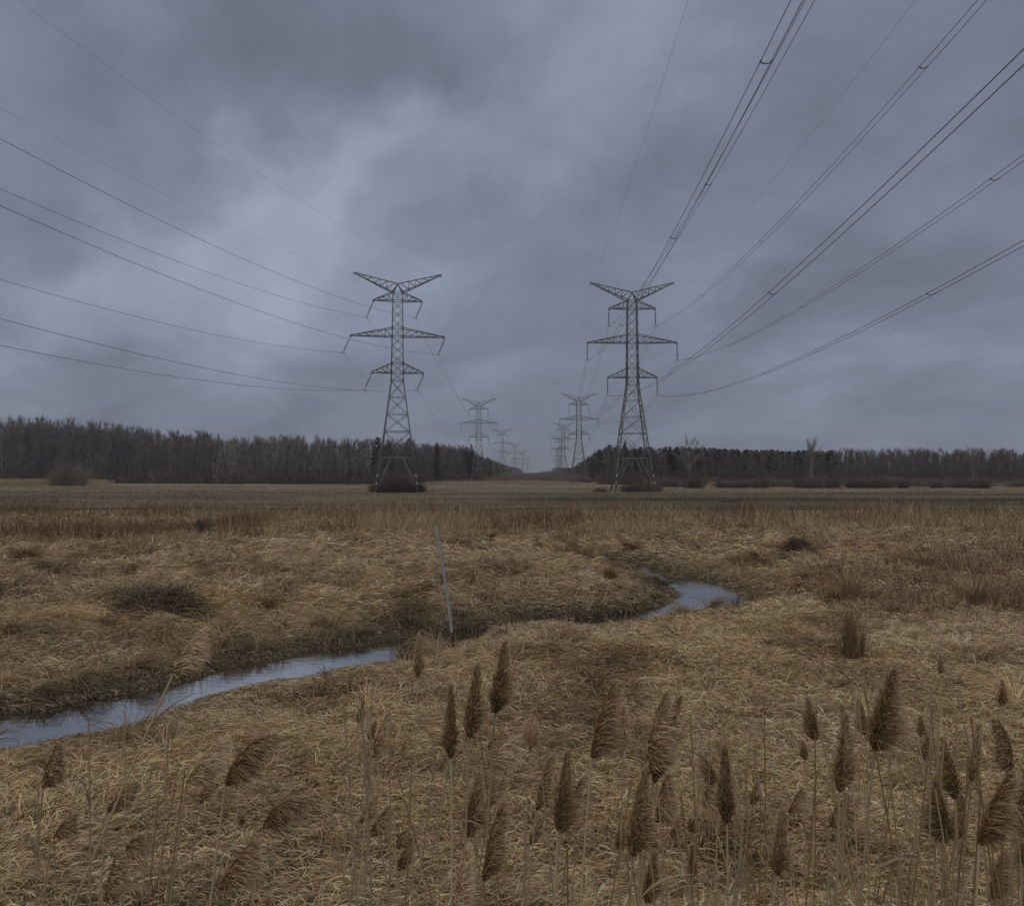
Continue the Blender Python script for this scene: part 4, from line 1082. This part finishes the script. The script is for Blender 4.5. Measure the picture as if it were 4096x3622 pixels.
REEDS = [
 (345,1345,400,1260,48,.85,'flag','tallest reed, leaning right across the stream at the left',-.95,3.3),
 (85,1570,112,1490,40,.35,'flag','brown reed plume below the stream near the left edge'),
 (372,1562,440,1475,62,.8,'flag','pale fluffy reed plume, the lightest one in the left third'),
 (450,1565,545,1470,60,.25,'arch','dark wind bent plume touching the pale fluffy one on its right'),
 (400,1600,425,1545,20,.5,'lean','thin reed plume hanging under the pale fluffy one'),
 (212,1620,265,1565,34,.3,'flag','small wind bent plume behind the tallest reed stem'),
 (108,1670,145,1625,30,.3,'flag','small faint plume low at the left edge'),
 (525,1650,610,1595,52,.2,'arch','dark arched plume standing alone left of the centre clump'),
 (242,1712,300,1665,40,.35,'arch','ragged drooping plume beside the tallest reed stem, lower left'),
 (212,1795,235,1700,42,.5,'flag','blurred brown plume at the bottom left under the ragged one'),
 (438,1772,505,1680,54,.4,'flag','feathery plume low between the pale and the arched plumes'),
 (483,1645,478,1610,14,.4,'spike','tiny reed tip above the feathery low plume'),
 (720,1640,750,1590,24,.5,'lean','faint slim plume left of two small brown ones, bottom centre left'),
 (744,1510,773,1425,28,.75,'lean','pale slender plume leaning right, left of the upright dark pair'),
 (715,1440,725,1400,12,.4,'spike','tiny plume left above the pale slender one'),
 (738,1475,748,1440,15,.3,'spike','tiny dark plume touching the pale slender one'),
 (833,1350,836,1270,18,.6,'spike','slim reed plume reaching up to the near waterline left of the pole foot',-.03),
 (740,1660,776,1610,28,.4,'flag','small brown plume at bottom centre left, upper of two'),
 (788,1690,832,1650,32,.35,'arch','small brown plume at bottom centre left, lower of two'),
 (795,1735,822,1680,26,.4,'lean','small dim plume right under the lower small brown one'),
 (900,1510,899,1380,27,.25,'spike','narrow dark upright plume, leftmost of the tall centre group',-.02),
 (936,1470,951,1335,38,.3,'fan','tall ragged dark plume second in the tall centre group',-.04),
 (988,1420,1006,1290,42,.35,'fan','highest plume of the centre group, its tip near the pole foot level',-.12),
 (973,1490,1030,1435,26,.6,'flag','wind combed light plume leaning right, upper of a close pair',-.2),
 (966,1532,1030,1470,42,.65,'flag','wind combed light plume leaning right, lower and wider of a close pair',-.2),
 (1057,1500,1060,1442,26,.85,'cup','small pale funnel shaped seed head between the tall plumes',-.05),
 (934,1668,955,1550,44,.35,'fan','large brown plume below the tall centre group'),
 (962,1612,1005,1555,24,.4,'flag','small bent plume right behind the large brown one'),
 (965,1755,1000,1610,46,.25,'flag','long dark tapering plume near the bottom centre'),
 (903,1880,928,1700,48,.75,'flag','big pale blurred plume cut by the bottom edge, centre left',-.1,3.0),
 (1070,1615,1100,1510,26,.35,'flag','slender brown plume left of the dark twin plumes'),
 (1113,1655,1131,1510,36,.1,'fan','darkest narrow plume, left of the dark twins at centre',-.05),
 (1120,1660,1162,1555,26,.3,'flag','plume crossing behind the darkest one and leaning right'),
 (1058,1682,1083,1630,20,.4,'lean','small plume under the slender brown one'),
 (1180,1510,1222,1370,56,.25,'flag','large dark plume beside the light tan one, upper centre',-.12),
 (1243,1495,1238,1385,46,.95,'fan','large light tan plume with whitish tip, upper centre',-.1),
 (1288,1545,1326,1388,54,.6,'flag','large greyish brown plume right of the light tan one',-.12),
 (1304,1560,1350,1400,34,.2,'flag','dark narrow plume pressed to the right of the greyish large one'),
 (1318,1520,1362,1462,26,.4,'arch','small wispy plume bent over right of the dark narrow one'),
 (1262,1705,1286,1540,48,.4,'fan','long brown plume under the greyish large one',-.06),
 (1311,1692,1276,1602,32,.2,'lean','dark plume leaning left beside the long brown one',.1),
 (1308,1642,1330,1550,42,.4,'flag','soft brown plume right of the long brown one'),
 (1290,1800,1306,1702,38,.3,'fan','dark brown plume at the bottom edge right of centre'),
 (1343,1672,1352,1636,20,.4,'lean','faint small plume right of the soft brown one'),
 (1236,1692,1240,1642,24,.35,'spike','small plume tucked left of the long brown one'),
 (1403,1612,1430,1548,42,.55,'arch','hooked light brown plume left of the stiff dark one'),
 (1425,1560,1398,1502,30,.5,'lean','wispy plume leaning left above the hooked one'),
 (1450,1642,1446,1498,34,.2,'spike','stiff straight dark plume, right centre',.0),
 (1379,1752,1381,1690,16,.3,'spike','thin short plume low beneath the hooked one'),
 (1500,1602,1511,1560,20,.4,'lean','faint small plume right of the stiff dark one'),
 (1550,1745,1560,1622,36,.4,'fan','tall narrow brown plume at the bottom, left of the heavy clump'),
 (1574,1622,1600,1575,24,.5,'flag','small bent plume above the tall narrow bottom one'),
 (1626,1475,1612,1395,30,.3,'fan','slim pointed plume at the upper right centre, leaning left',.02),
 (1605,1512,1602,1480,14,.3,'spike','tiny plume below the slim pointed one'),
 (1674,1578,1686,1432,42,.35,'fan','tall flame shaped plume left of the biggest right one',-.02),
 (1697,1502,1680,1410,18,.4,'lean','narrow plume leaning left over the flame shaped one',.05),
 (1655,1648,1708,1588,50,.5,'arch','umbrella shaped drooping plume below the flame shaped one',.02),
 (1726,1466,1714,1398,22,.45,'lean','greyish plume leaning left beside the biggest right one',.05),
 (1744,1497,1782,1340,62,.3,'fan','biggest dark plume of the right side, spreading wide',-.22),
 (1837,1467,1837,1430,14,.35,'spike','tiny upright plume right of the biggest one'),
 (1845,1513,1851,1470,20,.4,'spike','short stubby plume below the tiny upright one'),
 (1876,1341,1877,1308,10,.35,'spike','tiny solitary plume highest on the right, thin stem',-.0),
 (1999,1406,2000,1360,16,.35,'spike','small plume near the right edge, second highest on the right',.0),
 (1906,1592,1884,1480,36,.35,'fan','pointed plume leaning left above the heavy right clump',.02),
 (1938,1557,1953,1448,22,.4,'fan','narrow plume between the pointed one and the right edge',-.03),
 (2022,1545,1990,1440,42,.3,'arch','plume arching left near the right edge',.05),
 (1884,1678,1868,1560,56,.15,'fan','very dark bushy plume, left of the heavy right clump',.0),
 (1902,1675,1917,1590,30,.15,'fan','dark plume merged to the right of the bushy one',-.02),
 (1953,1683,2012,1550,62,.25,'flag','heavy wind swept plume, right of the bushy dark ones',-.1),
 (2033,1665,2046,1555,50,.35,'fan','thick plume cut by the right edge'),
 (1973,1795,2003,1700,42,.35,'flag','brown plume at the lower right corner'),
 (2036,1722,2042,1680,30,.3,'fan','small plume at the right edge under the thick one'),
 (1932,1700,1914,1680,20,.35,'arch','nodding small head under the dark clump',.02),
]
for k_ in REEDS:
    k_ = list(k_) + [None] * (10 - len(k_)); make_reed(*k_[:8], lean=k_[8], D=k_[9])
# bare reed stalks between the plumes: one of each kind copied
def make_stalk(i):
    root = empty('reed_stalk'); H = 2.0; P = np.array([[.10 * t * (i - 1) + .03 * math.sin(t * 3), .02 * t, H * t] for t in np.linspace(0, 1, 9)])
    V, Fq = tube(P, .0036, 5); C = np.repeat(np.array([[(.46, .34, .18), (.38, .30, .20), (.30, .20, .10)][i]]), len(V), 0)
    link('stem', mesh_np('stem', V, Fq, M_straw, C, True), root)
    LP = []
    for q in (.5, .72, .9, .99):
        p = P[int(q * 8)]; an = g.uniform(0, 6.28); s = np.linspace(0, 1, 5); el = g.uniform(.9, 1.4) - s * g.uniform(.3, 2)
        L = g.uniform(.08, .2); st = np.stack([np.cos(el) * math.cos(an), np.cos(el) * math.sin(an), np.sin(el)], 1) * L / 4
        LP.append(p + np.concatenate([[[0, 0, 0]], np.cumsum(st[:-1], 0)]))
    for lp in LP:
        ge = ribbon_geo(np.array([lp]), norm(g.normal(0, 1, (1, 3)))[:, None] * (.0035 * np.array([.8, 1.2, 1, .7, .1]))[None, :, None], C[:1])
        link('leaf', mesh_np('leaf', *ge[:2], M_straw, ge[2]), root)
    return root
ST = [make_stalk(i) for i in range(3)]; usedS = [False] * 3
for i in range(125):
    j = int(g.integers(0, 3))
    u = g.uniform(2650, 4150) if g.random() < .72 else (g.uniform(1300, 2650) if g.random() < .8 else g.uniform(-40, 500))
    Y = g.uniform(3.2, 5.6); vtop = g.uniform(2750, 3350); x = ray(u, 1900)[0] * Y
    o = ST[j] if not usedS[j] else copy_tree(ST[j]); usedS[j] = True
    z0 = float(height([x], [Y])[0]) - .03; h_ = at(u, vtop, Y).z - z0
    o.location = (x, Y, z0); o.scale = (1, 1, h_ / 2.0); o.rotation_euler = (g.normal(0, .07), g.normal(.02, .13), g.uniform(-.6, .6))
    tag(o, 'bare reed stalk without a plume, standing among the foreground reeds', 'reed stalk', 'bare stalks among the foreground reeds')

# ------------------------------------------------------------------ haze
def build_haze():
    me = bpy.data.meshes.new('haze'); x, y0, y1, z0, z1 = 3600, -120, 4700, -6, 62
    v = [(-x, y0, z0), (x, y0, z0), (x, y1, z0), (-x, y1, z0), (-x, y0, z1), (x, y0, z1), (x, y1, z1), (-x, y1, z1)]
    me.from_pydata(v, [], [(0, 3, 2, 1), (4, 5, 6, 7), (0, 1, 5, 4), (1, 2, 6, 5), (2, 3, 7, 6), (3, 0, 4, 7)])
    m = bpy.data.materials.new('haze'); m.use_nodes = True; t = m.node_tree; t.nodes.clear()
    o = node(t, 'ShaderNodeOutputMaterial'); p = node(t, 'ShaderNodeVolumePrincipled')
    p.inputs['Color'].default_value = (.86, .88, .92, 1); p.inputs['Density'].default_value = .00024; p.inputs['Anisotropy'].default_value = .1
    t.links.new(p.outputs[0], o.inputs['Volume']); me.materials.append(m)
    tag(link('haze', me), kind='stuff')
build_haze()
